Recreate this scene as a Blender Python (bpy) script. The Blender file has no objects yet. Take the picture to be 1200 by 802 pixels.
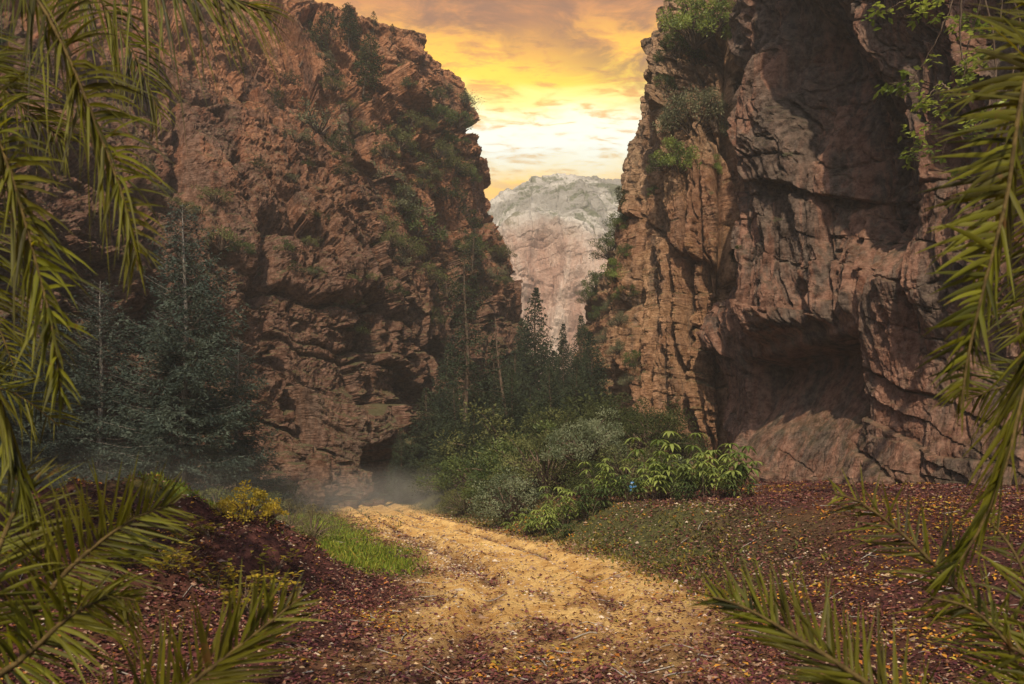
import bpy, math, random
import numpy as np
from mathutils import Vector
R = math.radians
SC = bpy.context.scene
COL = SC.collection

# ------------------------------------------------------------------ camera
F, PX0, PY0, CH = 900.0, 600.0, 550.0, 2.0      # focal length in photo pixels, horizon row, eye height
cam_d = bpy.data.cameras.new('camera')
cam = bpy.data.objects.new('camera', cam_d); COL.objects.link(cam)
cam.location = (0, 0, CH); cam.rotation_euler = (R(90), 0, 0)
cam_d.sensor_width = 36; cam_d.lens = 36 * F / 1200
cam_d.shift_y = (PY0 - 401) / 1200
cam_d.clip_start = 0.05; cam_d.clip_end = 3000
cam_d.dof.use_dof = True; cam_d.dof.focus_distance = 22; cam_d.dof.aperture_fstop = 4.5
SC.camera = cam

# ------------------------------------------------------------------ exposure
SC.view_settings.view_transform = 'Standard'; SC.view_settings.look = 'None'
SC.view_settings.gamma = 1; SC.view_settings.use_curve_mapping = False
SC.view_settings.exposure = 0.15
SC.cycles.use_denoising = True
SC.cycles.max_bounces = 6; SC.cycles.diffuse_bounces = 3; SC.cycles.transmission_bounces = 3
SC.cycles.volume_bounces = 0; SC.cycles.transparent_max_bounces = 8
SC.cycles.sample_clamp_indirect = 4

# ------------------------------------------------------------------ sun and sky
SUN_EL, SUN_AZ = 46.0, 187.0                     # azimuth clockwise from +Y: the sun stands behind the camera, to its right
sd = bpy.data.lights.new('sun', 'SUN'); sd.energy = 4.4; sd.angle = R(0.8); sd.color = (1, .80, .56)
sun = bpy.data.objects.new('sun', sd); COL.objects.link(sun)
sv = Vector((math.sin(R(SUN_AZ)) * math.cos(R(SUN_EL)), math.cos(R(SUN_AZ)) * math.cos(R(SUN_EL)), math.sin(R(SUN_EL))))
sun.rotation_euler = sv.to_track_quat('Z', 'Y').to_euler(); sun.location = sv * 60

class NT:
    def __init__(s, tree): s.t = tree; s.n = tree.nodes; s.l = tree.links
    def new(s, typ, **kw):
        n = s.n.new(typ)
        for k, v in kw.items():
            if k.startswith('_'): setattr(n, k[1:], v)
        return n
    def put(s, sock, v):
        if isinstance(v, bpy.types.NodeSocket): s.l.new(v, sock)
        elif isinstance(v, (tuple, list)) and len(v) == 3 and sock.type == 'RGBA': sock.default_value = (*v, 1)
        else: sock.default_value = v
    def math(s, op, a, b=0.0, c=0.0, clamp=False):
        n = s.n.new('ShaderNodeMath'); n.operation = op; n.use_clamp = clamp
        s.put(n.inputs[0], a); s.put(n.inputs[1], b); s.put(n.inputs[2], c); return n.outputs[0]
    def vmath(s, op, a, b=(0, 0, 0)):
        n = s.n.new('ShaderNodeVectorMath'); n.operation = op; s.put(n.inputs[0], a); s.put(n.inputs[1], b)
        return n.outputs[0]
    def mix(s, f, a, b, mode='MIX'):
        n = s.n.new('ShaderNodeMix'); n.data_type = 'RGBA'; n.blend_type = mode
        s.put(n.inputs[0], f); s.put(n.inputs[6], a); s.put(n.inputs[7], b); return n.outputs[2]
    def noise(s, vec, scale, detail=5, rough=.55, dist=0.0):
        n = s.n.new('ShaderNodeTexNoise'); s.put(n.inputs['Vector'], vec)
        n.inputs['Scale'].default_value = scale; n.inputs['Detail'].default_value = detail
        n.inputs['Roughness'].default_value = rough; n.inputs['Distortion'].default_value = dist
        return n.outputs[0]
    def ramp(s, f, stops, interp='LINEAR'):
        n = s.n.new('ShaderNodeValToRGB'); n.color_ramp.interpolation = interp
        e = n.color_ramp.elements
        while len(e) < len(stops): e.new(0.5)
        for i, (p, c) in enumerate(stops):
            e[i].position = p
            if not isinstance(c, (tuple, list)): c = (c, c, c)
            e[i].color = (*c, 1)
        s.put(n.inputs[0], f); return n.outputs[0]
    def smooth(s, v, a, b):
        n = s.n.new('ShaderNodeMapRange'); n.interpolation_type = 'SMOOTHSTEP'
        s.put(n.inputs[0], v); n.inputs[1].default_value = a; n.inputs[2].default_value = b
        return n.outputs[0]
    def scale(s, vec, v):
        return s.vmath('MULTIPLY', vec, v)

world = bpy.data.worlds.new('World'); SC.world = world; world.use_nodes = True
W = NT(world.node_tree); W.n.clear()
tc = W.new('ShaderNodeTexCoord').outputs['Generated']
sx = W.new('ShaderNodeSeparateXYZ'); W.l.new(tc, sx.inputs[0])
X_, Y_, Z_ = sx.outputs
sky = W.new('ShaderNodeTexSky', _sky_type='NISHITA', _sun_disc=False, _sun_elevation=R(SUN_EL), _sun_rotation=R(SUN_AZ), _dust_density=3.0)
skyc = W.vmath('SCALE', sky.outputs[0]); skyc.node.inputs[3].default_value = 0.10
# sunset glow and streaked cloud ahead, in sky directions
zc = W.math('MAXIMUM', Z_, 0.05)
cu = W.math('DIVIDE', X_, zc); cv = W.math('DIVIDE', Y_, zc)
cx = W.new('ShaderNodeCombineXYZ'); W.put(cx.inputs[0], cu); W.put(cx.inputs[1], cv)
cn = W.noise(W.scale(cx.outputs[0], (1.0, 1.2, 1)), 3.6, 9, .64, .6)
cn2 = W.noise(W.scale(cx.outputs[0], (1.3, 2.6, 1)), 6.0, 9, .66, .4)
zz = W.math('ADD', Z_, W.math('MULTIPLY', W.math('SUBTRACT', cn, .5), .05))
grad = W.ramp(zz, [(.0, (.45, .3, .18)), (.32, (.80, .42, .10)), (.347, (.98, .58, .10)), (.364, (.80, .74, .50)), (.385, (.80, .86, .78)), (.412, (1.0, .98, .74)), (.43, (1, .84, .26)),
                   (.45, (1.0, .64, .015)), (.48, (.86, .42, .02)), (.51, (.50, .19, .045)), (.55, (.24, .10, .05)), (.7, (.16, .12, .10)), (1, (.12, .12, .13))])
cl = W.smooth(cn2, .47, .66)
cloudc = W.ramp(zz, [(.3, (.78, .48, .16)), (.38, (.62, .42, .18)), (.43, (.80, .36, .05)), (.50, (.40, .15, .04)), (.56, (.15, .07, .04)), (.8, (.10, .09, .09))])
grad = W.mix(W.math('MULTIPLY', cl, .85), grad, cloudc)
cl2 = W.math('MULTIPLY', W.smooth(cn, .42, .60), W.smooth(W.math('ADD', Z_, W.math('MULTIPLY', W.math('ABSOLUTE', W.math('SUBTRACT', X_, .02)), .55)), .455, .54))
grad = W.mix(W.math('MULTIPLY', cl2, .85), grad, (.19, .075, .04))
fac = W.smooth(Y_, .45, .8)
col = W.mix(fac, skyc, W.vmath('SCALE', grad)); 
for n in W.n:
    if n.bl_idname == 'ShaderNodeVectorMath' and n.operation == 'SCALE' and n != skyc.node: n.inputs[3].default_value = 1.75
bg = W.new('ShaderNodeBackground'); W.put(bg.inputs[0], col); bg.inputs[1].default_value = 1.0
wo = W.new('ShaderNodeOutputWorld'); W.l.new(bg.outputs[0], wo.inputs[0])

# ------------------------------------------------------------------ helpers
rng = np.random.default_rng(7); random.seed(7)
def P(px, py, Y): return np.array(((px - PX0) / F * Y, Y, CH - (py - PY0) / F * Y))
def project(v): return PX0 + F * v[..., 0] / v[..., 1], PY0 - F * (v[..., 2] - CH) / v[..., 1]
_G = np.random.default_rng(3).normal(size=(32, 32, 32, 3)).astype(np.float32)
_G /= np.linalg.norm(_G, axis=-1, keepdims=True)
def pn(x, y, z, seed=0):
    """gradient noise, about -0.7..0.7"""
    x = np.asarray(x, np.float32) + seed * 7.31; y = np.asarray(y, np.float32) + seed * 3.17; z = np.asarray(z, np.float32) + seed * 5.77
    x, y, z = np.broadcast_arrays(x, y, z)
    xi, yi, zi = (np.floor(a).astype(np.int32) for a in (x, y, z))
    fx, fy, fz = x - xi, y - yi, z - zi
    u, v, w = (f * f * f * (f * (f * 6 - 15) + 10) for f in (fx, fy, fz))
    r = 0
    for i in (0, 1):
        for j in (0, 1):
            for k in (0, 1):
                g = _G[(xi + i) & 31, (yi + j) & 31, (zi + k) & 31]
                d = g[..., 0] * (fx - i) + g[..., 1] * (fy - j) + g[..., 2] * (fz - k)
                r = r + d * (u if i else 1 - u) * (v if j else 1 - v) * (w if k else 1 - w)
    return r
def fbm(x, y, z, oct=5, seed=0, gain=.5, ridged=False):
    s = 0; a = 1.0; f = 1.0
    for o in range(oct):
        n = pn(x * f, y * f, z * f, seed + o * 1.37)
        s = s + a * ((1 - 2.6 * np.abs(n)) if ridged else n)
        a *= gain; f *= 2.03
    return s
def sst(a, b, x):
    t = np.clip((x - a) / (b - a), 0, 1); return t * t * (3 - 2 * t)

def tag(o, label=None, cat=None, group=None, kind=None):
    if label: o['label'] = label
    if cat: o['category'] = cat
    if group: o['group'] = group
    if kind: o['kind'] = kind
    return o
def mesh_np(name, V, faces, mats, smooth=True, cols=None, mat_idx=None):
    """faces: (n,k) int array or list of such arrays"""
    me = bpy.data.meshes.new(name)
    fl = faces if isinstance(faces, list) else [faces]
    fl = [np.asarray(f, np.int32) for f in fl if len(f)]
    V = np.asarray(V, np.float32)
    loops = np.concatenate([f.ravel() for f in fl])
    tot = np.concatenate([np.full(len(f), f.shape[1], np.int32) for f in fl])
    start = np.concatenate([[0], np.cumsum(tot)[:-1]]).astype(np.int32)
    me.vertices.add(len(V)); me.vertices.foreach_set('co', V.ravel())
    me.loops.add(len(loops)); me.loops.foreach_set('vertex_index', loops)
    me.polygons.add(len(tot)); me.polygons.foreach_set('loop_start', start); me.polygons.foreach_set('loop_total', tot)
    for m in (mats if isinstance(mats, (list, tuple)) else [mats]): me.materials.append(m)
    if mat_idx is not None: me.polygons.foreach_set('material_index', np.asarray(mat_idx, np.int32))
    me.polygons.foreach_set('use_smooth', np.full(len(tot), smooth))
    if cols is not None:
        for nm, c in cols.items():
            at = me.attributes.new(nm, 'FLOAT_COLOR', 'POINT')
            c = np.asarray(c, np.float32)
            if c.ndim == 1: c = np.stack([c, c, c], 1)
            at.data.foreach_set('color', np.concatenate([c, np.ones((len(c), 1), np.float32)], 1).ravel())
    me.update(calc_edges=True); me.validate(clean_customdata=False)
    return me
def link(name, me, parent=None):
    o = bpy.data.objects.new(name, me); COL.objects.link(o)
    if parent: o.parent = parent
    return o
def empty(name, loc=(0, 0, 0)):
    o = bpy.data.objects.new(name, None); o.location = loc; o.empty_display_size = .3; COL.objects.link(o); return o
def grid_faces(nu, nv):
    i = np.arange(nu * nv).reshape(nu, nv)
    return np.stack([i[:-1, :-1].ravel(), i[1:, :-1].ravel(), i[1:, 1:].ravel(), i[:-1, 1:].ravel()], 1)
def catmull(Pts, t):
    """Pts (n,...) sampled at t in 0..n-1"""
    Pts = np.asarray(Pts, float); n = len(Pts); t = np.clip(t, 0, n - 1 - 1e-6); i = t.astype(int); f = t - i
    g = lambda k: Pts[np.clip(i + k, 0, n - 1)]
    f = f.reshape((-1,) + (1,) * (Pts.ndim - 1))
    p0, p1, p2, p3 = g(-1), g(0), g(1), g(2)
    return .5 * (2 * p1 + (p2 - p0) * f + (2 * p0 - 5 * p1 + 4 * p2 - p3) * f ** 2 + (3 * p1 - p0 - 3 * p2 + p3) * f ** 3)

# ------------------------------------------------------------------ materials
def newmat(name):
    m = bpy.data.materials.new(name); m.use_nodes = True; T = NT(m.node_tree); T.n.clear()
    out = T.new('ShaderNodeOutputMaterial'); b = T.new('ShaderNodeBsdfPrincipled'); T.l.new(b.outputs[0], out.inputs[0])
    b.inputs['Specular IOR Level'].default_value = .2
    return m, T, b, out
def attr(T, name): return T.new('ShaderNodeAttribute', _attribute_name=name).outputs['Color']
def objpos(T):
    return T.new('ShaderNodeNewGeometry').outputs['Position']
def rock_mat(name, base, dark, pale, strata=1.0, vstreak=1.0, varnish=.5, green=.4, bump=.65, sc=1.0, pale_top=None, stain_shade=None):
    m, T, b, out = newmat(name)
    p = objpos(T)
    big = T.noise(p, .16 * sc, 6, .6, .4)
    st = T.noise(T.scale(p, (.12, .12, 2.6)), 1.0 * sc, 6, .65, .8)
    vs = T.noise(T.scale(p, (1.5, 1.5, .11)), .9 * sc, 6, .65, .6)
    fine = T.noise(p, 3.0 * sc, 8, .72)
    c = T.mix(T.smooth(big, .38, .62), base, pale)
    if pale_top:  # paler with height; on the left cliff this paints light onto the top
        spz = T.new('ShaderNodeSeparateXYZ'); T.l.new(p, spz.inputs[0])
        c = T.mix(T.math('MULTIPLY', T.smooth(T.math('ADD', spz.outputs[2], T.math('MULTIPLY', T.math('SUBTRACT', big, .5), 30)), pale_top[0], pale_top[1]), .75), c, pale_top[2])
    c = T.mix(T.math('MULTIPLY', T.smooth(T.noise(T.scale(p, (.5, .5, 1.1)), .55 * sc, 7, .6, .8), .52, .57), .5), c, pale)
    c = T.mix(T.math('MULTIPLY', T.smooth(T.noise(T.scale(p, (.7, .7, .35)), .8 * sc, 7, .62, 1.2), .54, .60), .6), c, T.mix(.5, dark, base))
    c = T.mix(T.math('MULTIPLY', T.smooth(st, .5, .68), .55 * strata), c, tuple(x * .62 for x in base))
    c = T.mix(T.math('MULTIPLY', T.smooth(st, .42, .30), .55 * strata), c, pale)
    dk = T.math('MULTIPLY', T.smooth(T.math('ADD', T.math('MULTIPLY', vs, .65 * vstreak), T.math('MULTIPLY', big, 1 - .65 * vstreak)), .62 - .2 * varnish, .72 - .14 * varnish), .85)
    c = T.mix(dk, c, dark)
    if stain_shade:    # patchy desert varnish; low on the left cliff it also paints in canyon shade
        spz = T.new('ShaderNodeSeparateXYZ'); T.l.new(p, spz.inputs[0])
        sm = T.smooth(T.math('ADD', spz.outputs[2], T.math('MULTIPLY', T.math('SUBTRACT', T.math('ADD', vs, big), 1.0), 55)), stain_shade[0], stain_shade[1])
        c = T.mix(T.math('MULTIPLY', sm, stain_shade[2]), c, T.mix(.22, dark, c))
    c = T.mix(T.smooth(fine, .3, .7), T.mix(.55, c, (0, 0, 0)), T.mix(.18, c, (1, .8, .65)))
    # soil, moss and lichen settle on ledges that face up
    nz = T.new('ShaderNodeSeparateXYZ'); T.l.new(T.new('ShaderNodeNewGeometry').outputs['Normal'], nz.inputs[0])
    gm = T.math('MULTIPLY', T.smooth(T.math('ADD', nz.outputs[2], T.math('MULTIPLY', T.noise(p, .9, 5, .7), 1.0)), .95, 1.25), green)
    c = T.mix(gm, c, (.075, .085, .035))
    T.put(b.inputs['Base Color'], c); b.inputs['Roughness'].default_value = .9
    h = T.math('ADD', T.math('MULTIPLY', T.noise(p, 5.0 * sc, 10, .75), 1.0), T.math('MULTIPLY', T.noise(T.scale(p, (.5, .5, 7)), 1.6 * sc, 8, .7, .5), .9 * strata))
    h = T.math('ADD', h, T.math('MULTIPLY', T.noise(T.scale(p, (5, 5, .5)), .9 * sc, 7, .7, .4), .8 * vstreak))
    bp = T.new('ShaderNodeBump'); T.put(bp.inputs['Height'], h); bp.inputs['Distance'].default_value = .35; bp.inputs['Strength'].default_value = bump
    T.l.new(bp.outputs[0], b.inputs['Normal'])
    return m
def leaf_mat(name, c1, c2, trans=.35, rough=.55, use_attr=False, spec=.3, nscale=1.2):
    m, T, b, out = newmat(name)
    p = objpos(T)
    if use_attr: c = attr(T, 'tint')
    else:
        c = T.mix(T.smooth(T.noise(p, nscale, 4, .6), .38, .62), c1, c2)
        hs = T.new('ShaderNodeTexWhiteNoise'); 
        T.l.new(T.new('ShaderNodeNewGeometry').outputs['Random Per Island'], hs.inputs['Vector'])
        c = T.mix(T.math('MULTIPLY', hs.outputs[0], .5), c, T.mix(.55, c, (0, 0, 0)))
    T.put(b.inputs['Base Color'], c); b.inputs['Roughness'].default_value = rough; b.inputs['Specular IOR Level'].default_value = spec
    tr = T.new('ShaderNodeBsdfTranslucent'); T.put(tr.inputs[0], T.mix(.6, c, T.mix(1.0, c, (1.6, 1.5, .5), 'MULTIPLY')))
    mx = T.new('ShaderNodeMixShader'); mx.inputs[0].default_value = trans
    T.l.new(b.outputs[0], mx.inputs[1]); T.l.new(tr.outputs[0], mx.inputs[2]); T.l.new(mx.outputs[0], out.inputs[0])
    return m
def plain_mat(name, c1, c2, sc=8, rough=.85, bump=.4, stretch=(1, 1, 1)):
    m, T, b, out = newmat(name)
    p = T.scale(T.new('ShaderNodeTexCoord').outputs['Object'], stretch); n = T.noise(p, sc, 6, .65)
    T.put(b.inputs['Base Color'], T.mix(T.smooth(n, .35, .65), c1, c2)); b.inputs['Roughness'].default_value = rough
    bp = T.new('ShaderNodeBump'); T.put(bp.inputs['Height'], n); bp.inputs['Distance'].default_value = .05; bp.inputs['Strength'].default_value = bump
    T.l.new(bp.outputs[0], b.inputs['Normal']); return m

M_left = rock_mat('red_sandstone', (.41, .10, .032), (.05, .025, .018), (.60, .21, .07), 1.0, .6, .62, .75, .8, pale_top=(12, 34, (.64, .28, .115)), stain_shade=(31, 13, .97))
M_right = rock_mat('varnished_sandstone', (.26, .10, .06), (.035, .026, .025), (.38, .18, .12), .35, 1.0, .95, .3, .8, stain_shade=(8, 15, .75))
M_pillar = rock_mat('layered_sandstone', (.34, .14, .06), (.06, .038, .028), (.52, .28, .13), .8, .9, .6, .8, .8, pale_top=(10, 26, (.58, .40, .25)))

# ------------------------------------------------------------------ ground
ROAD = np.array([(-30, .2), (0, .2), (7, .3), (12, .65), (16, .45), (22, -1.5), (30, -4.3), (40, -7.2), (50, -9.5), (400, -30)])
def road_x(y): return np.interp(y, ROAD[:, 0], ROAD[:, 1])
def road_s(y):
    return sum(road_x(y + d) for d in (-2, -1, 0, 1, 2)) / 5
def ground_z(x, y, fine=True):
    rx = road_s(y); d = x - rx
    hw = 2.35 + .25 * pn(x * 0 + .3, y * .25, 0)
    right = np.maximum(d - hw, 0); left = np.maximum(-d - hw, 0)
    w = 2.2 + 3.6 * sst(20, 11, y)
    z = .95 * sst(0, 1, right / w) * sst(3, 12, y) + .35 * sst(0, 6, right) + .05 * np.maximum(right - 5, 0)
    z = z + .25 * sst(0, 5, left) + .03 * np.maximum(left - 6, 0)
    # the litter mound on the left
    m = 1.15 * np.exp(-(((x + 6.3) / 2.5) ** 2 + ((y - 13.2) / 2.7) ** 2) ** 1.3)
    m = m + .85 * np.exp(-(((x + 9.5) / 3.0) ** 2 + ((y - 15) / 3) ** 2)) + (.42) * np.exp(-(((x + 4.1) / .65) ** 2 + ((y - 12.6) / 1.6) ** 2))
    m = m + .7 * np.exp(-(((x + 5.5) / 2.2) ** 2 + ((y - 9.0) / 1.6) ** 2))
    rough = sst(.0, .5, m)
    z = z + m
    if fine:
        z = z + (.10 * fbm(x * .45, y * .45, 0, 4, 1)) * sst(-.5, 2, right + left)
        z = z + rough * .5 * fbm(x * .9, y * .9, 0, 5, 4, .55)
        z = z + 0.018 * fbm(x * 2.3, y * 2.3, 0, 5, 5, .62)
        # wheel ruts, the left one washed out into a gully
        for off, dep, wd in ((-.95, .11, .2), (.95, .10, .24)):
            q = d - off - .12 * pn(y * .5, 0, 1.5)
            z = z - dep * np.exp(-(q / wd) ** 2) + dep * .6 * np.exp(-((np.abs(q) - wd * 1.9) / (wd * .7)) ** 2)
        gl = sst(14, 17, y) * sst(27, 22, y)
        q = d + 1.25 + .35 * pn(y * .45, 0, 3.5)
        z = z - gl * .22 * np.exp(-(q / .28) ** 2) * (1 + .6 * pn(x * 4, y * 4, 0, 3))
    return z
def gz(x, y): return float(ground_z(np.array([x], float), np.array([y], float))[0])
def road_mask(x, y):
    d = np.abs(x - road_s(y)); e = .55 * fbm(x * .6, y * .6, 0, 5, 9, .6)
    dd = x - road_s(y); q = dd + 1.25 + .35 * pn(y * .45, 0, 3.5)
    gul = np.exp(-(q / .34) ** 2) * sst(13, 16, y) * sst(28, 22, y)
    n_ = fbm(x * 1.5, y * .7, 0, 4, 19, .6)
    rut = sum(np.exp(-((dd - o_ - .12 * pn(y * .5, 0, 1.5)) / .22) ** 2) for o_ in (-.95, .95)) * sst(-.15, .35, n_)
    mid = np.exp(-((dd - .1) / .45) ** 2) * sst(.0, .4, n_) * sst(17, 9, y)
    return sst(.9, -.7, d - 1.95 + 1.6 * e) * sst(5.0, 11.5, y + 5 * e) * (1 - .9 * gul) * (1 - .75 * rut) * (1 - .8 * mid)
def grass_mask(x, y):
    d = road_s(y) - x
    return sst(1.7, 3.0, d + .9 * fbm(x * .7, y * .7, 0, 3, 12)) * sst(8.2, 6.2, d + .5 * fbm(x * .7, y * .7, 0, 3, 15)) * sst(13.6, 15.5, y + .25 * (d - 2)) * sst(36, 31, y)
rows = [-9.0]
while rows[-1] < 900: rows.append(rows[-1] + max(.03, .0058 * (rows[-1] + 2)) if rows[-1] < 60 else rows[-1] + .03 * rows[-1])
# the strip behind the camera is coarser
rows = np.array([-9, -7, -5, -3, -1.5, 0, 1.5, 2.5] + [r for r in rows if r > 3.2])
ts = np.linspace(-1, 1, 560); ts = np.sign(ts) * (.35 * np.abs(ts) + .65 * np.abs(ts) ** 2.6)
gy, gt = np.meshgrid(rows, ts, indexing='ij'); gx = gt * (16 + .95 * np.maximum(gy + 3, 4))
gzv = ground_z(gx, gy)
rm, gm = road_mask(gx, gy), grass_mask(gx, gy)
bankgreen = sst(1.2, 2.2, gx - road_s(gy)) * sst(6.5, 3.5, gx - road_s(gy) + 2.2 * fbm(gx * .3, gy * .3, 0, 4, 22)) * sst(11, 17, gy)
bankgreen = np.maximum(bankgreen, sst(33, 42, gy) * (1 - rm))
def ground_mat():
    m, T, b, out = newmat('forest_ground')
    p = objpos(T)
    a = T.new('ShaderNodeSeparateColor'); T.l.new(attr(T, 'zone'), a.inputs[0])
    n1 = T.noise(p, 1.1, 8, .65); n2 = T.noise(p, 9, 8, .75); n3 = T.noise(p, .35, 5, .6)
    road = T.mix(T.smooth(n1, .36, .64), (.54, .30, .09), (.84, .58, .23))
    road = T.mix(T.smooth(n2, .52, .72), road, (.82, .62, .32))
    road = T.mix(T.smooth(n2, .46, .34), road, (.17, .075, .035))
    lit = T.mix(T.smooth(n2, .35, .65), (.030, .012, .013), (.13, .05, .042))
    lit = T.mix(T.math('MULTIPLY', T.smooth(n3, .50, .64), .3), lit, (.20, .09, .035))
    gr = T.mix(T.smooth(n2, .35, .65), (.08, .13, .015), (.20, .28, .03))
    bk = T.mix(T.smooth(n2, .35, .65), (.035, .040, .016), (.13, .13, .045))
    c = T.mix(a.outputs[2], lit, bk); c = T.mix(a.outputs[0], c, road); c = T.mix(a.outputs[1], c, gr)
    T.put(b.inputs['Base Color'], c); b.inputs['Roughness'].default_value = .93
    h = T.math('ADD', T.noise(p, 14, 8, .8), T.math('MULTIPLY', T.noise(p, 4.5, 6, .8), .5))
    bp = T.new('ShaderNodeBump'); T.put(bp.inputs['Height'], h); bp.inputs['Distance'].default_value = .07; bp.inputs['Strength'].default_value = .9
    T.l.new(bp.outputs[0], b.inputs['Normal']); return m
GV = np.stack([gx, gy, gzv], -1).reshape(-1, 3)
o = link('ground', mesh_np('ground', GV, grid_faces(*gx.shape)[:, ::-1], ground_mat(), cols={'zone': np.stack([rm, gm, bankgreen], -1).reshape(-1, 3)}))
tag(o, kind='structure')

# ------------------------------------------------------------------ cliffs
_H = np.random.default_rng(11).random(8192).astype(np.float32)
def hsh(a, b=0, c=0): return _H[(np.asarray(a, np.int64) * 1619 + np.asarray(b, np.int64) * 31337 + c * 6971) & 8191]
def blocks(h, s, th, w, seed, tilt=.5, gap=.05):
    """beds split by joints into blocks, each standing in or out by its own amount (-.5 .. .5)"""
    s2 = s / th; s2 = s2 + .35 * np.sin(s2 * 1.7 + seed) ; k = np.floor(s2); fs = s2 - k
    ww = w * (.55 + .9 * hsh(k, 3, seed)); h2 = h / ww + 9 * hsh(k, 5, seed); m = np.floor(h2); fh = h2 - m
    o = hsh(k, m, seed) - .5 + .35 * (hsh(k, 9, seed) - .5)
    o = o + (fs - .5) * (hsh(k, m, seed + 1) - .35) * tilt + (fh - .5) * (hsh(k, m, seed + 2) - .5) * tilt
    e1 = np.minimum(fs, 1 - fs) * th; e2 = np.minimum(fh, 1 - fh) * ww
    return o - .55 * np.exp(-(e1 / gap) ** 2) * (hsh(k, 1, seed) > .3) - .45 * np.exp(-(e2 / gap) ** 2) * (hsh(k, m, seed + 4) > .35)
def disp_rock(V, N, z, kind, seed):
    """displacement in metres along the surface normal"""
    x, y = V[..., 0], V[..., 1]
    warp = 1.3 * fbm(x * .13, y * .13, z * .13, 3, seed + 1)
    if kind == 'left':
        w2 = .5 * fbm(x * .6, y * .6, z * .6, 4, seed + 31, .55)
        reg = np.tanh(3 * pn(x * .055, y * .055, z * .07, seed + 2))
        s = z + .10 * x - .10 * y + 1.2 * warp + 3.0 * reg + .45 * (x + y * .4) * sst(.1, .5, reg) + .5 * w2
        h = .45 * x + .89 * y + 1.6 * warp + w2
        rough = .25 + 1.1 * sst(-.15, .25, pn(x * .10, y * .10, z * .08, seed + 17))
        big = 1.8 * fbm(x * .10, y * .10, z * .055, 4, seed + 8) + .18 * fbm(x * .5, y * .5, z * .3, 5, seed + 9, .6, True)
        b = 1.9 * blocks(h + 2 * w2, s - 5, 9.5, 9.0, 33, .9, .2) + 1.9 * blocks(h, s, 3.8, 5.5, 3, .9, .12) + .85 * blocks(h + .4 * w2, s + 3, 1.5, 2.2, 5, .8, .07) * rough + .42 * blocks(h, s + 1.1 * w2, .50, 1.6, 7, .6, .045) * (.3 + .8 * rough)
        b = b + .11 * blocks(h * 1.3, s + .6 * w2, .17, .6, 9, .3, .02) * rough
        c1 = pn(x * .20 + .12 * z, y * .20, z * .05, seed + 11)
        return big + b - 1.6 * np.exp(-(c1 / .03) ** 2) + .12 * fbm(x * 1.9, y * 1.9, z * 2.6, 5, seed + 14, .62)
    if kind == 'right':
        w2 = .5 * fbm(x * .5, y * .5, z * .35, 4, seed + 31, .55)
        h = .4 * x - .92 * y + .30 * z + 1.3 * warp + w2
        big = 1.7 * fbm(x * .11, y * .11, z * .06, 4, seed + 8)
        scoop = -1.5 * sst(.12, .40, pn(x * .20, y * .20, z * .11, seed + 3)) - .5 * sst(.15, .3, pn(x * .5, y * .5, z * .3, seed + 4))
        s = z + .3 * h + warp
        b = 1.5 * blocks(h, s, 13, 3.0, 3, .6, .10) + .8 * blocks(h + w2, s + 4, 6.5, 1.15, 5, .6, .06) + .30 * blocks(h + w2, s + 1.5 * w2, 1.7, .55, 7, .7, .04)
        fl = .22 * fbm(h * .9, y * .1, z * .10, 5, seed + 1, .6, True)
        low = 1 - .85 * sst(8.5, 5.5, z + .6 * warp)
        return big * (.4 + .6 * low) + (b + fl + scoop) * low + .35 * blocks(h * .6, z + .5 * h, 1.3, 3.5, 12, .8, .05) * (1.1 - low) + .12 * fbm(x * 1.5, y * 1.5, z * 1.1, 5, seed + 14, .64)
    if kind == 'pillar':
        w2 = .5 * fbm(x * .6, y * .6, z * .5, 4, seed + 31, .55)
        s = z + 1.2 * warp + .15 * x + .3 * w2; h = .75 * x - .6 * y + .22 * z + .8 * warp + w2
        amp = .25 + 1.1 * sst(-.15, .3, pn(x * .16, y * .16, z * .10, seed + 21))
        b = 1.3 * blocks(h, z + h, 9, 1.9, 3, .6, .10) + .8 * blocks(h, s, 2.4, 1.5, 5, .8, .06) * amp + .36 * blocks(h + .4 * w2, s, .62, 1.0, 7, .6, .04) * amp + .12 * blocks(h, s, .21, .6, 9, .3, .02) * amp
        fl = .45 * fbm((x + .2 * z) * .42, y * .42, z * .05, 5, seed + 1, .58, True)
        c1 = pn((x + .2 * z) * .35, y * .35, z * .04, seed + 11)
        return 1.1 * fbm(x * .12, y * .12, z * .06, 3, seed + 8) + b + fl - 1.7 * np.exp(-(c1 / .06) ** 2) + .13 * fbm(x * 1.7, y * 1.7, z * 1.7, 5, seed + 14, .62)
    s = z + 1.5 * warp
    return .8 * np.tanh(2.2 * pn(s * .8, warp, 1.5, seed + 2)) + .35 * np.tanh(3 * pn(s * 2.2, warp, 1.5, seed + 3)) + .8 * fbm(x * .3, y * .3, z * .2, 5, seed + 4, .58, True)
SURF = {}; CB = {'cliff': -.2, 'cliff_wall': .5, 'rock_pillar_cliff': .4, 'rock_buttress': 1.1}; DBG = False
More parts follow.
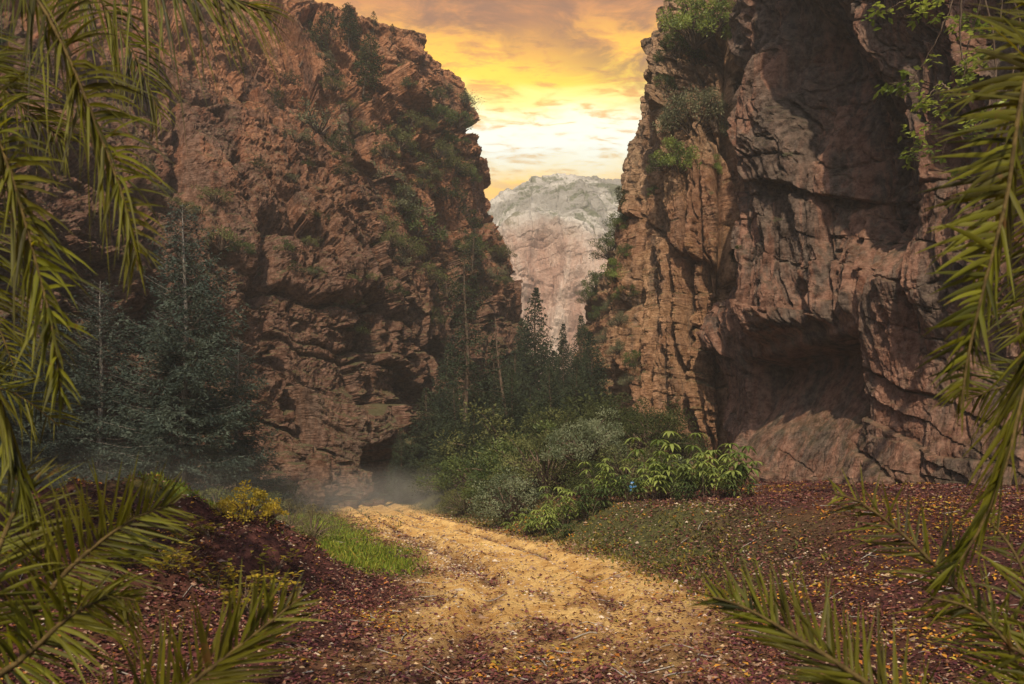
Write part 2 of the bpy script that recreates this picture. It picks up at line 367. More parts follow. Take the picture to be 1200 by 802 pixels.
def cliff(name, cols, prof, zs, nu, nv, mat, kind, seed, flip=False, plateau=16, carve=None, uw=None):
    """cols: (bx,by,tx,ty[,zbase,ztop]) from one end of the wall to the other; prof: lean fraction at each height of zs"""
    c = np.array([k if len(k) == 6 else (*k, zs[0], zs[-1]) for k in cols], float)
    tu = np.linspace(0, len(c) - 1, nu)
    if uw is not None: tu = np.interp(np.linspace(0, 1, nu), *uw)
    c = catmull(c, tu)
    zf = (np.array(zs) - zs[0]) / (zs[-1] - zs[0])
    f = np.linspace(0, 1, nv)
    ln = np.interp(f, zf, prof); k = np.hanning(max(5, nv // 12) * 2 + 1); k /= k.sum()
    ln = np.convolve(np.pad(ln, len(k) // 2, mode='edge'), k, 'valid')
    z = c[:, 4:5] + f[None] * (c[:, 5:6] - c[:, 4:5])
    x = c[:, 0:1] + ln[None] * (c[:, 2:3] - c[:, 0:1]); y = c[:, 1:2] + ln[None] * (c[:, 3:4] - c[:, 1:2])
    V = np.stack([x, y, z], -1)
    du = np.gradient(V, axis=0); dv = np.gradient(V, axis=1)
    N = np.cross(du, dv); N /= np.linalg.norm(N, axis=-1, keepdims=True)
    if flip: N = -N
    D = disp_rock(V, N, z, kind, seed)
    if carve:
        cv = carve(tu[:, None] + 0 * z, z, V)
        D = D * cv[1] + cv[0] if isinstance(cv, tuple) else D + cv
    D = D - CB.get(name, 0)
    D = D * (.25 + .75 * sst(0, .04, f))[None]
    if DBG: print('MEAND', name, D.mean())
    topf = sst(1, .97, f)[None]
    V2 = V + N * D[..., None] * (.35 + .65 * topf[..., None])
    # plateau rows running back from the rim
    inw = -N[:, -1] * np.array([1, 1, 0]); inw /= np.linalg.norm(inw, axis=-1, keepdims=True) + 1e-9
    ks = np.linspace(0, 1, 24)[1:] ** 1.5 * plateau
    pl = V2[:, -1][:, None] + inw[:, None] * ks[None, :, None]
    pl[..., 2] += (.5 * fbm(pl[..., 0] * .3, pl[..., 1] * .3, 0, 4, seed + 20) + .03 * ks[None]) * sst(0, 2, ks)[None]
    A = np.concatenate([V2, pl], 1)
    fc = grid_faces(A.shape[0], A.shape[1])
    if flip: fc = fc[:, ::-1]
    me = mesh_np(name, A.reshape(-1, 3), fc, mat, smooth=False)
    o = link(name, me); tag(o, kind='structure')
    du = np.gradient(V2, axis=0); dv = np.gradient(V2, axis=1)
    NN = np.cross(du, dv); NN /= np.linalg.norm(NN, axis=-1, keepdims=True) + 1e-9
    if flip: NN = -NN
    SURF[name] = (V2.reshape(-1, 3), NN.reshape(-1, 3))
    return o
def leftcave(u, z, V):
    px, py = project(V)
    x = V[..., 0]
    m = np.exp(-((x + 9.1) / .75) ** 6) * sst(3.3, 2.6, z + .3 * pn(x, z, 0)) * 3.2
    blk = np.exp(-((x + 8.6) / 1.7) ** 6) * sst(3.0, 3.5, z) * sst(7, 6.0, z) * .9
    return -m + blk
LEFT = [(-24, 2, -42, 6), (-21, 14, -36, 24), (-18.5, 24, -32, 38), (-16.5, 32, -28, 48), (-13.0, 40, -20, 55), (-9.4, 45.5, -12.4, 60), (-5.4, 56, -9.0, 66, -1.5, 38.5),
        (-1.0, 65, -6.6, 72, -1.5, 38.5), (1.8, 72, -5.2, 78, -1.5, 38), (.6, 80, -8.5, 84, -1.5, 38), (-12, 94, -16, 96)]
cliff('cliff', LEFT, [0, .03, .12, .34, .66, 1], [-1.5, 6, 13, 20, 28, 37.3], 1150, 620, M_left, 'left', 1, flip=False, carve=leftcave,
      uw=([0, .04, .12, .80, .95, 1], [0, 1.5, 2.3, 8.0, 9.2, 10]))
def rightcarve(u, z, V):
    x, y = V[..., 0], V[..., 1]; px, py = project(V)
    n1 = pn(x * .5, y * .5, z * .5, 31); n2 = fbm(x * 1.1, y * 1.1, z * 1.1, 3, 33)
    # alcove: sharp roof, side jambs, floor that slopes out
    ymid = 29.0; hw = 3.3
    a = sst(1, .90, np.abs((y - ymid) / hw) + .05 * n2)
    roof = 6.35 + .2 * n1 - .04 * (y - 29)
    d = a * sst(roof + .25, roof - .12, z + .25 * n2) * np.interp(z, [2.2, 3.4, 4.6, 6], [0, .2, .8, 1.5])
    lip = .35 * a * sst(roof, roof + .4, z) * sst(roof + 2.2, roof + .6, z)
    foot = 1.9 * sst(4.5, 0, z) * sst(36, 31, y)
    brow = .7 * sst(12, 24, z) * sst(33, 27, y)
    # long upright cleft and a hollow high on the wall
    cl = 2.6 * np.exp(-((x + .10 * (z - 12) - 11.6 - 0.0) / .38) ** 2) * sst(8, 11, z) * sst(24, 17, z) * sst(33, 30, y)
    hol = .9 * np.exp(-(((y - 27.5) / 3.0) ** 2 + ((z - 18.5) / 3.2) ** 2) ** 1.5)
    box = a * sst(roof + 1.2, roof + .5, z) * sst(2.0, 3.0, z)
    return -d + lip + foot + brow - cl - hol, 1 - .85 * box
RIGHT = [(15.5, 42, 18, 42, -.5, 34), (10.3, 37.0, 12.5, 37, -.5, 34), (9.5, 34, 11.4, 34, -.5, 33), (9.7, 31, 11.2, 30.8, -.5, 31), (10.9, 28, 11.6, 27.5, -.5, 29), (11.8, 25, 12.0, 24.5, -.5, 27), (12.6, 22.5, 12.6, 22, -.5, 24),
         (13.6, 19.5, 13.5, 19, -.5, 21), (14.6, 16, 14.8, 15.5, -.5, 19), (16.5, 11, 17, 11, -.5, 16), (21, 5, 22, 5, -.5, 13), (30, 0, 32, 0, -.5, 11)]
cliff('cliff_wall', RIGHT, [0, .1, .3, .6, 1], [-.5, 8, 16, 25, 40], 1100, 680, M_right, 'right', 5, flip=False, carve=rightcarve, plateau=22,
      uw=([0, .05, .88, 1], [0, 1.0, 8.2, 11]))
def pilcarve(u, z, V):
    g = 0
    for u0, w_, dp, z0, z1 in ((3.25, .05, 1.0, -5, 18), (3.9, .07, 1.8, -5, 15), (4.45, .05, 1.3, 8, 40), (5.05, .08, 2.0, -5, 17), (5.5, .05, 1.2, 5, 40), (6.05, .10, 2.4, -5, 40)):
        g = g - dp * np.exp(-((u - u0 + .012 * (z - 10) + .10 * pn(z * .25, u0, 2.2)) / w_) ** 2) * sst(z1 + 2, z1 - 2, z) * sst(z0 - 2, z0 + 2, z)
    return g
PIL = [(16, 62, 21, 62), (9.3, 54, 13.5, 54), (6.9, 47, 11.2, 47), (6.2, 42, 10.3, 43), (7.2, 39, 10.8, 40), (8.4, 37.6, 11.2, 38.5), (9.9, 36.6, 12.0, 38), (12.5, 37.5, 15, 39)]
cliff('rock_pillar_cliff', PIL, [0, .02, .10, .40, .75, 1], [-.5, 8, 16, 24, 32, 38], 760, 620, M_pillar, 'pillar', 9, flip=False, plateau=14, carve=pilcarve)
BUT = [(14, 80, 16, 76, -1, 22), (5.5, 70, 8.5, 70, -1, 17), (4.2, 63, 6.2, 66, -1, 15.0), (4.6, 59, 7.2, 63, -1, 17.5), (6.3, 56, 9.2, 61, -1, 21.5), (9.0, 52, 12, 58, -1, 25.0), (16, 49, 18, 54, -1, 26)]
cliff('rock_buttress', BUT, [0, .25, .5, .75, 1], [0, 4, 8, 12, 16], 420, 380, M_pillar, 'x', 14, flip=False, plateau=12)

# far mountain: pale dome above a pink alcoved buttress
def mountain_mat():
    m, T, b, out = newmat('pale_mountain_rock')
    p = objpos(T); sp = T.new('ShaderNodeSeparateXYZ'); T.l.new(p, sp.inputs[0])
    n = T.noise(p, .035, 8, .65, .6); n2 = T.noise(T.scale(p, (1, 1, .22)), .11, 8, .7, .5); n3 = T.noise(p, .12, 8, .75)
    low = T.mix(T.smooth(n2, .35, .65), (.52, .32, .24), (.84, .68, .57))
    up = T.mix(T.smooth(n, .42, .58), (.42, .41, .37), (.84, .82, .76))
    up = T.mix(T.math('MULTIPLY', T.smooth(n3, .50, .58), .8), up, (.14, .17, .08))
    f = T.smooth(T.math('ADD', sp.outputs[2], T.math('MULTIPLY', n, 26)), 78, 98)
    c = T.mix(f, low, up)
    T.put(b.inputs['Base Color'], c); b.inputs['Roughness'].default_value = .95
    h = T.math('ADD', T.noise(p, .15, 10, .72), n2)
    bp = T.new('ShaderNodeBump'); T.put(bp.inputs['Height'], h); bp.inputs['Distance'].default_value = 5; bp.inputs['Strength'].default_value = .8
    T.l.new(bp.outputs[0], b.inputs['Normal']); return m
pxs = np.array([380, 480, 545, 575, 600, 625, 650, 675, 700, 725, 745, 790, 850, 960.])
rim = np.array([350, 290, 252, 234, 220, 207, 201, 198, 200, 206, 216, 240, 275, 340.])
shelf = np.array([400, 330, 312, 290, 264, 256, 258, 262, 285, 305, 320, 330, 340, 400.])
net = []
for a, r_, s_ in zip(pxs, rim, shelf):
    bx = lambda py, Y, a=a: P(600 + (a - 600) * 1.0, py, Y)
    net.append([bx(600, 222), bx(480, 225), bx(s_ + 70, 229), bx(s_ + 18, 232), bx(s_ - 2, 238), bx(s_ - 6, 250), bx(.55 * s_ + .45 * r_, 262), bx(.2 * s_ + .8 * r_, 276), bx(r_, 290), bx(r_ + 10, 312), bx(r_ + 80, 360)])
net = np.array(net)
A = catmull(net, np.linspace(0, len(pxs) - 1, 420)); A = catmull(A.transpose(1, 0, 2), np.linspace(0, net.shape[1] - 1, 420)).transpose(1, 0, 2)
du = np.gradient(A, axis=0); dv = np.gradient(A, axis=1); N = np.cross(du, dv); N /= np.linalg.norm(N, axis=-1, keepdims=True) + 1e-9
x, y, z = A[..., 0], A[..., 1], A[..., 2]
D = (2.6 * fbm(x * .03, y * .03, z * .02, 6, 40, .5, True) + 1.9 * fbm(x * .12, y * .12, z * .02, 6, 41, .6) - 1.5)
D += .8 * np.tanh(3 * pn(z * .16, x * .01, y * .01, 45)) + 1.0 * blocks(x + 6 * pn(x * .05, z * .05, 0, 3), z + .3 * x, 9, 10, 21, .8, .5) + .7 * blocks(x, z - .4 * x, 3, 5, 23, .8, .3)
q = ((x - 10.5 - .25 * (z - 60) * (z < 60)) / 5.0) ** 2 + (np.maximum(z - 66, 0) / 8.5) ** 2 + .5 * fbm(x * .12, z * .08, 0, 3, 47)
D -= 3.6 * sst(1.4, .1, q) * sst(15, 45, z)
A = A + N * D[..., None]
# knobs along the crest
A[..., 2] += 1.6 * np.maximum(0, fbm(x * .16, y * .02, 0, 3, 50)) * sst(80, 98, z) - 3.5 * sst(60, 95, z)
o = link('mountain', mesh_np('mountain', A.reshape(-1, 3), grid_faces(*A.shape[:2]), mountain_mat(), smooth=False)); tag(o, kind='structure')
# a lower ridge behind it
rx_ = np.linspace(-260, 260, 160); ry_ = np.linspace(380, 470, 40); RX, RY = np.meshgrid(rx_, ry_, indexing='ij')
RZ = (125 + 22 * fbm(RX * .012, RY * .01, 0, 5, 60)) * np.exp(-((RY - 430) / 34) ** 2) - 5 + 10 * fbm(RX * .03, RY * .03, 0, 4, 61)
o = link('hills', mesh_np('hills', np.stack([RX, RY, RZ], -1).reshape(-1, 3), grid_faces(*RX.shape), bpy.data.materials['pale_mountain_rock'], smooth=False)); tag(o, kind='structure')

# ------------------------------------------------------------------ air
HD = .0015
bm_v = np.array([(x, y, z) for x in (-300, 300) for y in (-30, 480) for z in (-22, 175)], float)
hz = mesh_np('haze', bm_v, np.array([(0, 1, 3, 2), (4, 6, 7, 5), (0, 4, 5, 1), (2, 3, 7, 6), (0, 2, 6, 4), (1, 5, 7, 3)]), [], smooth=False)
hm = bpy.data.materials.new('haze_air'); hm.use_nodes = True; T = NT(hm.node_tree); T.n.clear()
pv = T.new('ShaderNodeVolumePrincipled'); pv.inputs['Color'].default_value = (.93, .93, .90, 1); pv.inputs['Density'].default_value = HD; pv.inputs['Anisotropy'].default_value = .2
ou = T.new('ShaderNodeOutputMaterial'); T.l.new(pv.outputs[0], ou.inputs['Volume']); hz.materials.append(hm)
hm.cycles.homogeneous_volume = True if hasattr(hm, 'cycles') and hasattr(hm.cycles, 'homogeneous_volume') else False
tag(link('haze', hz), kind='stuff')

def mist(c, r, dens):
    nu, nv = 32, 16; th = np.linspace(0, 2 * np.pi, nu, endpoint=False)[:, None]; ph = np.linspace(-np.pi / 2, np.pi / 2, nv)[None]
    v = np.stack([np.cos(ph) * np.cos(th) * r[0], np.cos(ph) * np.sin(th) * r[1], np.sin(ph) * r[2] + 0 * th], -1) + np.array(c)
    i = np.arange(nu * nv).reshape(nu, nv); j = np.roll(i, -1, 0)
    me = mesh_np('mist', v.reshape(-1, 3), np.stack([i[:, :-1].ravel(), j[:, :-1].ravel(), j[:, 1:].ravel(), i[:, 1:].ravel()], 1), [], True)
    m = bpy.data.materials.new('mist_air'); m.use_nodes = True; T = NT(m.node_tree); T.n.clear()
    pv = T.new('ShaderNodeVolumePrincipled'); pv.inputs['Color'].default_value = (.97, .95, .88, 1); pv.inputs['Anisotropy'].default_value = .1
    q = T.new('ShaderNodeVectorMath', _operation='LENGTH'); T.put(q.inputs[0], T.vmath('MULTIPLY', T.vmath('SUBTRACT', objpos(T), tuple(c)), tuple(1 / k for k in r)))
    f = T.math('POWER', T.math('SUBTRACT', 1.0, q.outputs['Value'], clamp=True), 1.3)
    T.put(pv.inputs['Density'], T.math('MULTIPLY', f, T.math('MULTIPLY', T.smooth(T.noise(objpos(T), .8, 4, .6), .3, .7), dens)))
    T.l.new(pv.outputs[0], T.new('ShaderNodeOutputMaterial').inputs['Volume']); me.materials.append(m)
    tag(link('mist', me), kind='stuff')
mist((-7.0, 37.0, .5), (11.0, 9, 1.9), .17)
mist((-11.0, 23, .6), (8.0, 5, 2.6), .06)

# ------------------------------------------------------------------ plant builders
def nrm(v): return v / (np.linalg.norm(v, axis=-1, keepdims=True) + 1e-9)
class Acc:
    """collects vertices and faces of one mesh"""
    def __init__(s): s.v = []; s.f = {3: [], 4: []}; s.n = 0; s.c = []
    def add(s, v, f, c=None):
        v = np.asarray(v, float).reshape(-1, 3); f = np.asarray(f)
        s.v.append(v); s.f[f.shape[1]].append(f + s.n); s.n += len(v)
        if c is not None: s.c.append(np.broadcast_to(c, (len(v), 3)))
    def mesh(s, name, mat, smooth=False):
        fl = [np.concatenate(s.f[k]) for k in (3, 4) if s.f[k]]
        return mesh_np(name, np.concatenate(s.v), fl, mat, smooth, {'tint': np.concatenate(s.c)} if s.c else None)
def tube(acc, pts, rad, k=5, c=None):
    pts = np.asarray(pts, float); n = len(pts); rad = np.broadcast_to(rad, (n,))
    t = nrm(np.gradient(pts, axis=0)); ref = np.array([.31, .93, .2]) if abs(t[0, 2]) > .7 else np.array([0, 0, 1.])
    a = nrm(np.cross(t, ref)); b = np.cross(t, a)
    th = np.linspace(0, 2 * np.pi, k, endpoint=False)
    v = pts[:, None] + rad[:, None, None] * (a[:, None] * np.cos(th)[None, :, None] + b[:, None] * np.sin(th)[None, :, None])
    i = np.arange(n * k).reshape(n, k); j = np.roll(i, -1, 1)
    acc.add(v, np.stack([i[:-1].ravel(), j[:-1].ravel(), j[1:].ravel(), i[1:].ravel()], 1), c)
def leaves(acc, p, d, L, Wd, fold=.25, up=None, c=None, r=rng):
    """folded diamond leaves at p pointing along d"""
    n = len(p); d = nrm(d); L = np.broadcast_to(L, (n,))[:, None]; Wd = np.broadcast_to(Wd, (n,))[:, None]
    u = nrm(np.cross(d, r.normal(size=(n, 3)))) if up is None else nrm(np.cross(d, np.cross(up, d) + .25 * r.normal(size=(n, 3))))
    s = np.cross(d, u)
    m = p + d * L * .42
    v = np.stack([p, m + s * Wd * .5 + u * Wd * fold, p + d * L, m - s * Wd * .5 + u * Wd * fold], 1)
    i = np.arange(n)[:, None] * 4
    f = np.concatenate([i + [0, 1, 2], i + [0, 2, 3]], 0)
    if c is not None: c = np.repeat(c, 4, 0)
    acc.add(v.reshape(-1, 3), f, c)
M_bark = plain_mat('bark', (.075, .05, .035), (.16, .12, .09), 14, stretch=(1, 1, .25))
M_silver = plain_mat('dead_wood', (.20, .18, .16), (.38, .36, .33), 18, stretch=(1, 1, .25))
M_grey = plain_mat('weathered_bark', (.10, .09, .075), (.24, .22, .20), 16, stretch=(1, 1, .25))
M_fir = leaf_mat('fir_needles', (.022, .038, .024), (.060, .085, .045), .12, .7, spec=.15)
M_firb = leaf_mat('blue_fir_needles', (.034, .054, .046), (.088, .118, .094), .12, .7, spec=.15)
M_pine = leaf_mat('pine_needles', (.035, .05, .018), (.075, .09, .03), .15, .7, spec=.15)
M_scrub = leaf_mat('scrub_leaves', (.075, .09, .035), (.20, .215, .08), .2, .7, spec=.15)
M_sage = leaf_mat('sage_leaves', (.10, .115, .07), (.24, .25, .15), .2, .8, spec=.15)
M_green = leaf_mat('green_leaves', (.05, .085, .028), (.15, .20, .06), .35, .5)
M_bright = leaf_mat('bright_leaves', (.12, .18, .045), (.34, .42, .12), .4, .4)
M_silverleaf = leaf_mat('silver_leaves', (.09, .125, .065), (.25, .29, .18), .25, .5)
M_yellow = leaf_mat('yellow_leaves', (.22, .20, .02), (.50, .38, .04), .4, .5)
M_dry = leaf_mat('dry_leaves', (.12, .11, .05), (.24, .21, .10), .25, .7)

def conifer(H, Rb, seed, z0=.06, dens=1.0, mat=None, droop=.35, tuft=.20, bare=0, lean=0.0, power=.85, wood=None):
    r = np.random.default_rng(seed)
    tr, cr = Acc(), Acc()
    zt = np.linspace(0, H, 12); wob = np.stack([.04 * H * .2 * np.sin(zt * .9 + seed) + lean * (zt / H) ** 1.3 * H, .04 * H * .15 * np.cos(zt * .7 + seed), zt], 1)
    at = lambda z: np.array([np.interp(z, zt, wob[:, 0]), np.interp(z, zt, wob[:, 1]), z])
    tube(tr, wob, .014 * H * (1 - zt / H) ** .8 + .012, 8)
    z = z0 * H; TP, TD, TL = [], [], []
    while z < H * .985:
        f = z / H; nb = max(3, int((6 + r.integers(-1, 2)) * min(1, .5 + dens * .5)))
        a0 = r.uniform(0, 6.28)
        for k in range(nb):
            if r.random() > .55 + .45 * dens: continue
            az = a0 + k * 6.283 / nb + r.normal(0, .25)
            L = Rb * (1 - f) ** power * r.uniform(.55, 1.15) + .03
            L *= 1 if f > z0 + .1 else r.uniform(.4, 1)
            out = np.array([math.cos(az), math.sin(az), 0]); side = np.array([-out[1], out[0], 0])
            n = max(3, int(L / .16)); t = np.linspace(0, 1, n)
            zz = (.45 * f - droop * (1 - f)) * L * t + droop * .55 * L * t ** 2.5 + r.normal(0, .02, n)
            bp = at(z) + out * (L * t)[:, None] + np.array([0, 0, 1]) * zz[:, None] + side * (np.cumsum(r.normal(0, .02, n)) * L * .3)[:, None]
            tube(tr, bp[::2] if n > 6 else bp, np.linspace(.008 + .006 * L, .004, len(bp[::2] if n > 6 else bp)), 3)
            if r.random() < bare: continue
            for i in range(1, n):
                if r.random() > dens * 1.1: continue
                tl = (.42 * L * (1 - t[i] * .75) + .12 * min(1, 2.2 * (1 - f))) * r.uniform(.5, 1.1)
                for sg in (-1, 1):
                    dd = nrm(out * .75 + side * sg + np.array([0, 0, -.12 - .25 * r.random()]))
                    m = max(2, int(tl / (tuft * .42)))
                    q = np.linspace(.1, 1, m)[:, None]
                    pp = bp[i] + dd * q * tl + np.array([0, 0, -.12]) * (q ** 2) * tl
                    TP.append(np.repeat(pp, 2, 0)); TD.append(np.repeat(dd[None], 2 * m, 0)); TL.append(np.full(2 * m, .42 + .58 * min(1, 2.5 * (1 - f))))
        z += (.16 + .10 * (1 - f)) * (H / 9) ** .35 * r.uniform(.8, 1.2)
    TP = np.concatenate(TP); TD = np.concatenate(TD); n = len(TP)
    leaves(cr, TP + r.normal(0, .02, (n, 3)), TD + r.normal(0, .45, (n, 3)) + [0, 0, .05], np.concatenate(TL) * tuft * r.uniform(.7, 1.3, n), tuft * .27, .1, r=r)
    return tr.mesh('trunk', wood or M_bark, True), cr.mesh('crown', mat or M_fir)
def shrub(w, h, n, leaf, mat, seed, clumps=26, wood=None, aspect=.45, flat=0.0, tree=False, gap=.32):
    """bushy crown of leaf clumps on splayed stems"""
    r = np.random.default_rng(seed); st, cr = Acc(), Acc()
    dirs = nrm(r.normal(size=(clumps, 3)) * [1, 1, .75] + [0, 0, .35]); dirs[:, 2] = np.abs(dirs[:, 2]) * (1 if not tree else 1)
    rad = r.uniform(.45, 1.0, clumps) ** .6
    base = h * (.42 if tree else .12)
    c = dirs * rad[:, None] * [w * .5, w * .5, (h - base) * .95] + [0, 0, base]
    c[:, :2] += r.normal(0, w * .06, (clumps, 2))
    for q in c:
        k = np.linspace(0, 1, 6)[:, None]; b0 = np.array([0, 0, 0.]) if not tree else np.array([0, 0, h * .3])
        tube(st, b0 + (q - b0) * k + np.array([0, 0, 1]) * (np.sin(k * 3.14) * h * .08) + r.normal(0, .012 * w, (6, 3)) * (k > 0), np.linspace(.02 * w + .004, .003, 6), 4)
    if tree: tube(st, [(0, 0, -.1), (.02, 0, h * .15), (0, .02, h * .36)], [.035 * h, .028 * h, .02 * h], 7)
    idx = r.integers(0, clumps, n); cs = r.uniform(.5, 1.2, clumps) * gap * w * .5
    off = nrm(r.normal(size=(n, 3))) * (r.random((n, 1)) ** .45) * cs[idx][:, None] * [1, 1, .7]
    p = c[idx] + off; p[:, 2] = np.maximum(p[:, 2], .01)
    d = nrm(off) * .8 + r.normal(0, .5, (n, 3)) + [0, 0, .25]
    leaves(cr, p, d, leaf * r.uniform(.6, 1.3, n), leaf * aspect, .2, r=r)
    return st.mesh('stems', wood or M_bark, True), cr.mesh('foliage', mat)
def lance_plant(h, nst, seed, leaf=.22, mat=None, spread=.5, per=9):
    """upright stems that end in drooping whorls of long leaves"""
    r = np.random.default_rng(seed); st, cr = Acc(), Acc()
    for i in range(nst):
        a = r.uniform(0, 6.28); R_ = spread * r.random() ** .5; hh = h * r.uniform(.45, 1.05)
        k = np.linspace(0, 1, 6)[:, None]; tip = np.array([math.cos(a) * R_ * 1.4, math.sin(a) * R_ * 1.4, hh])
        b0 = np.array([math.cos(a) * R_ * .5, math.sin(a) * R_ * .5, -.05])
        pts = b0 + (tip - b0) * k + r.normal(0, .012, (6, 3)); tube(st, pts, np.linspace(.012, .004, 6), 4)
        for lv, nn in ((1.0, per), (.82, per - 2), (.62, per - 4)):
            q = b0 + (tip - b0) * lv; az = np.linspace(0, 6.28, nn, endpoint=False) + r.uniform(0, 6)
            d0 = np.stack([np.cos(az), np.sin(az), r.uniform(.0, .55, nn)], 1)
            L = leaf * r.uniform(.65, 1.25, nn); s = nrm(np.cross(d0, [0, 0, 1])); u = np.cross(s, d0)
            rows_ = []
            for t, wd in ((0, .05), (.25, .8), (.6, 1.0), (.85, .5), (1, 0.02)):
                m = q + nrm(d0) * (L * t)[:, None] + np.array([0, 0, -1]) * (L * .75 * t ** 2)[:, None]
                rows_.append(np.stack([m - s * (L * .14 * wd)[:, None] + [0, 0, .012], m, m + s * (L * .14 * wd)[:, None] + [0, 0, .012]], 1))
            v = np.stack(rows_, 1)                       # nn,5,3,3
            base = np.arange(nn)[:, None, None] * 15 + np.arange(4)[None, :, None] * 3 + np.arange(2)[None, None, :]
            b_ = base.reshape(-1, 1); cr.add(v.reshape(-1, 3), np.concatenate([b_, b_ + 1, b_ + 4, b_ + 3], 1))
    return st.mesh('stems', M_bark, True), cr.mesh('foliage', mat or M_bright)

# positions on the rock faces, found on the built surface
def surf_at(px, py, names=None, r=5, up=None):
    best = None
    for k, (V, N) in SURF.items():
        if names and k not in names: continue
        y = V[:, 1]; ok = y > 5
        qx = PX0 + F * V[:, 0] / np.where(ok, y, 1); qy = PY0 - F * (V[:, 2] - CH) / np.where(ok, y, 1)
        m = np.where(ok & (abs(qx - px) < r) & (abs(qy - py) < r) & (N[:, 1] < .35))[0]
        if len(m) == 0: continue
        near = V[m, 1].min(); m = m[V[m, 1] < near + 1.2]
        i = m[np.argmax(N[m, 2])]
        if best is None or V[i, 1] < best[0][1]: best = (V[i], N[i])
    return best
def place(name, meshes, loc, scale=1.0, rz=None, label=None, cat=None, group=None, tilt=(0, 0), sq=(1, 1, 1)):
    e = empty(name, tuple(float(a) for a in loc))
    for nm, me in meshes:
        link(nm, me, e)
    s = scale if isinstance(scale, (tuple, list)) else (scale,) * 3
    e.scale = tuple(float(a * b) for a, b in zip(s, sq))
    e.rotation_euler = (tilt[0], tilt[1], random.uniform(0, 6.28) if rz is None else rz)
    tag(e, label, cat, group); return e
def parts(pair, names): return list(zip(names, pair))
TR = ('trunk', 'crown'); SH = ('stems', 'foliage')

# ---- conifers
fir_a = conifer(10, 3.5, 1, dens=1.0, power=1.0, tuft=.24); fir_b = conifer(10, 3.1, 2, dens=.95, power=1.0, tuft=.24); fir_c = conifer(10, 3.7, 3, dens=.85, droop=.45, power=1.0, tuft=.24)
firs = [fir_a, fir_b, fir_c]
cf = [  # px, py of the tip, distance, proto, width factor, label
    (628, 336, 54, 0, .80, 'tallest dark fir, its spire standing against the pale far mountain'),
    (660, 376, 62, 1, .65, 'slim fir tip just right of the tallest spire, before the pale mountain'),
    (681, 366, 60, 1, .7, 'dark fir tucked against the left edge of the rocky buttress'),
    (604, 408, 50, 2, .85, 'broad dark fir just left of the tallest fir'),
    (648, 410, 49, 0, .95, 'broad dark fir directly under the tallest spire to its right'),
    (580, 455, 40, 0, 1.25, 'spruce with a neat cone shape standing nearest in the gap, left of the shrubs'),
    (500, 452, 45, 2, 1.0, 'dark fir against the red cliff, leftmost of the trees beyond the road'),
    (524, 400, 50, 1, .9, 'narrow fir in the shade of the left cliff behind the bare-trunked pine'),
    (622, 455, 44, 1, 1.1, 'fir in the dark middle of the gap, right of the cone-shaped spruce'),
    (672, 440, 48, 2, .9, 'fir with ragged boughs below the rocky buttress'),
    (705, 452, 42, 1, .9, 'fir rising behind the silvery leaved tree'),
    (640, 470, 38, 2, 1.0, 'low fir behind the silvery tree, darkest part of the gap'),
    (556, 425, 46, 2, .9, 'fir with drooping boughs between the bare-trunked pine and the cone-shaped spruce'),
    (690, 405, 55, 1, .8, 'fir half hidden by the bushes of the rocky buttress'),
    (612, 372, 58, 0, .75, 'pointed fir close behind the tallest one on its left'),
    (590, 420, 52, 1, .9, 'fir against the foot of the lit lower cliff edge'),
    (600, 432, 37, 0, 1.05, 'full dark fir in the front of the grove, left of its middle'),
    (645, 428, 36, 2, 1.05, 'full dark fir in the front of the grove behind the silvery tree'),
    (676, 418, 40, 0, 1.0, 'full dark fir in the front of the grove, right of its middle'),
    (716, 462, 36, 2, 1.0, 'fir standing against the foot of the right pillar'),
    (533, 446, 39, 2, 1.0, 'dense fir right beside the foot of the tall bare-trunked pine'),
    (578, 398, 43, 0, 1.0, 'tall full fir between the tall bare-trunked pine and the tallest spire'),
    (692, 388, 45, 0, .95, 'tall dark fir overlapping the lower left face of the buttress'),
    (556, 470, 37, 1, 1.1, 'short dense fir just left of the cone-shaped spruce'),
    (660, 395, 46, 2, 1.0, 'tall dark fir between the tallest spire and the buttress'),
    (470, 500, 44, 1, 1.0, 'small fir beside the foot of the left cliff, right of the cave mouth'),
]
for px, py, Y, pi, wf, lab in cf:
    x = (px - PX0) / F * Y; z0 = gz(x, Y) - .1; H = P(px, py, Y)[2] - z0
    place('fir_tree', parts(firs[pi], TR), (x, Y, z0), (H / 10 * wf, H / 10 * wf, H / 10), label=lab, cat='tree', group='firs filling the canyon gap')
tallpine = conifer(12, 1.9, 5, z0=.38, dens=.62, mat=M_fir, droop=.2, bare=.12, power=.5)
x = (546 - 600) / 900 * 41; place('pine_tree', parts(tallpine, TR), (x, 41, gz(x, 41) - .1), (1.0, 1.0, (P(546, 312, 41)[2]) / 12), label='tall pine with a long bare trunk and thin crown before the left cliff', cat='tree')
x = (603 - 600) / 900 * 37; sap = conifer(8, .9, 6, z0=.3, dens=.35, bare=.5, power=.6)
place('pine_tree', parts(sap, TR), (x, 37, gz(x, 37)), (1, 1, (P(603, 400, 37)[2]) / 8), label='thin half-bare leaning pine in front of the dark firs', cat='tree', tilt=(0, -.12), rz=0)
big = conifer(11, 3.3, 8, z0=.04, dens=.92, mat=M_firb, droop=.42, tuft=.17, bare=.16, power=.62, wood=M_grey)
big2 = conifer(10, 2.8, 9, z0=.04, dens=.86, mat=M_firb, droop=.42, tuft=.17, bare=.2, power=.6, wood=M_grey)
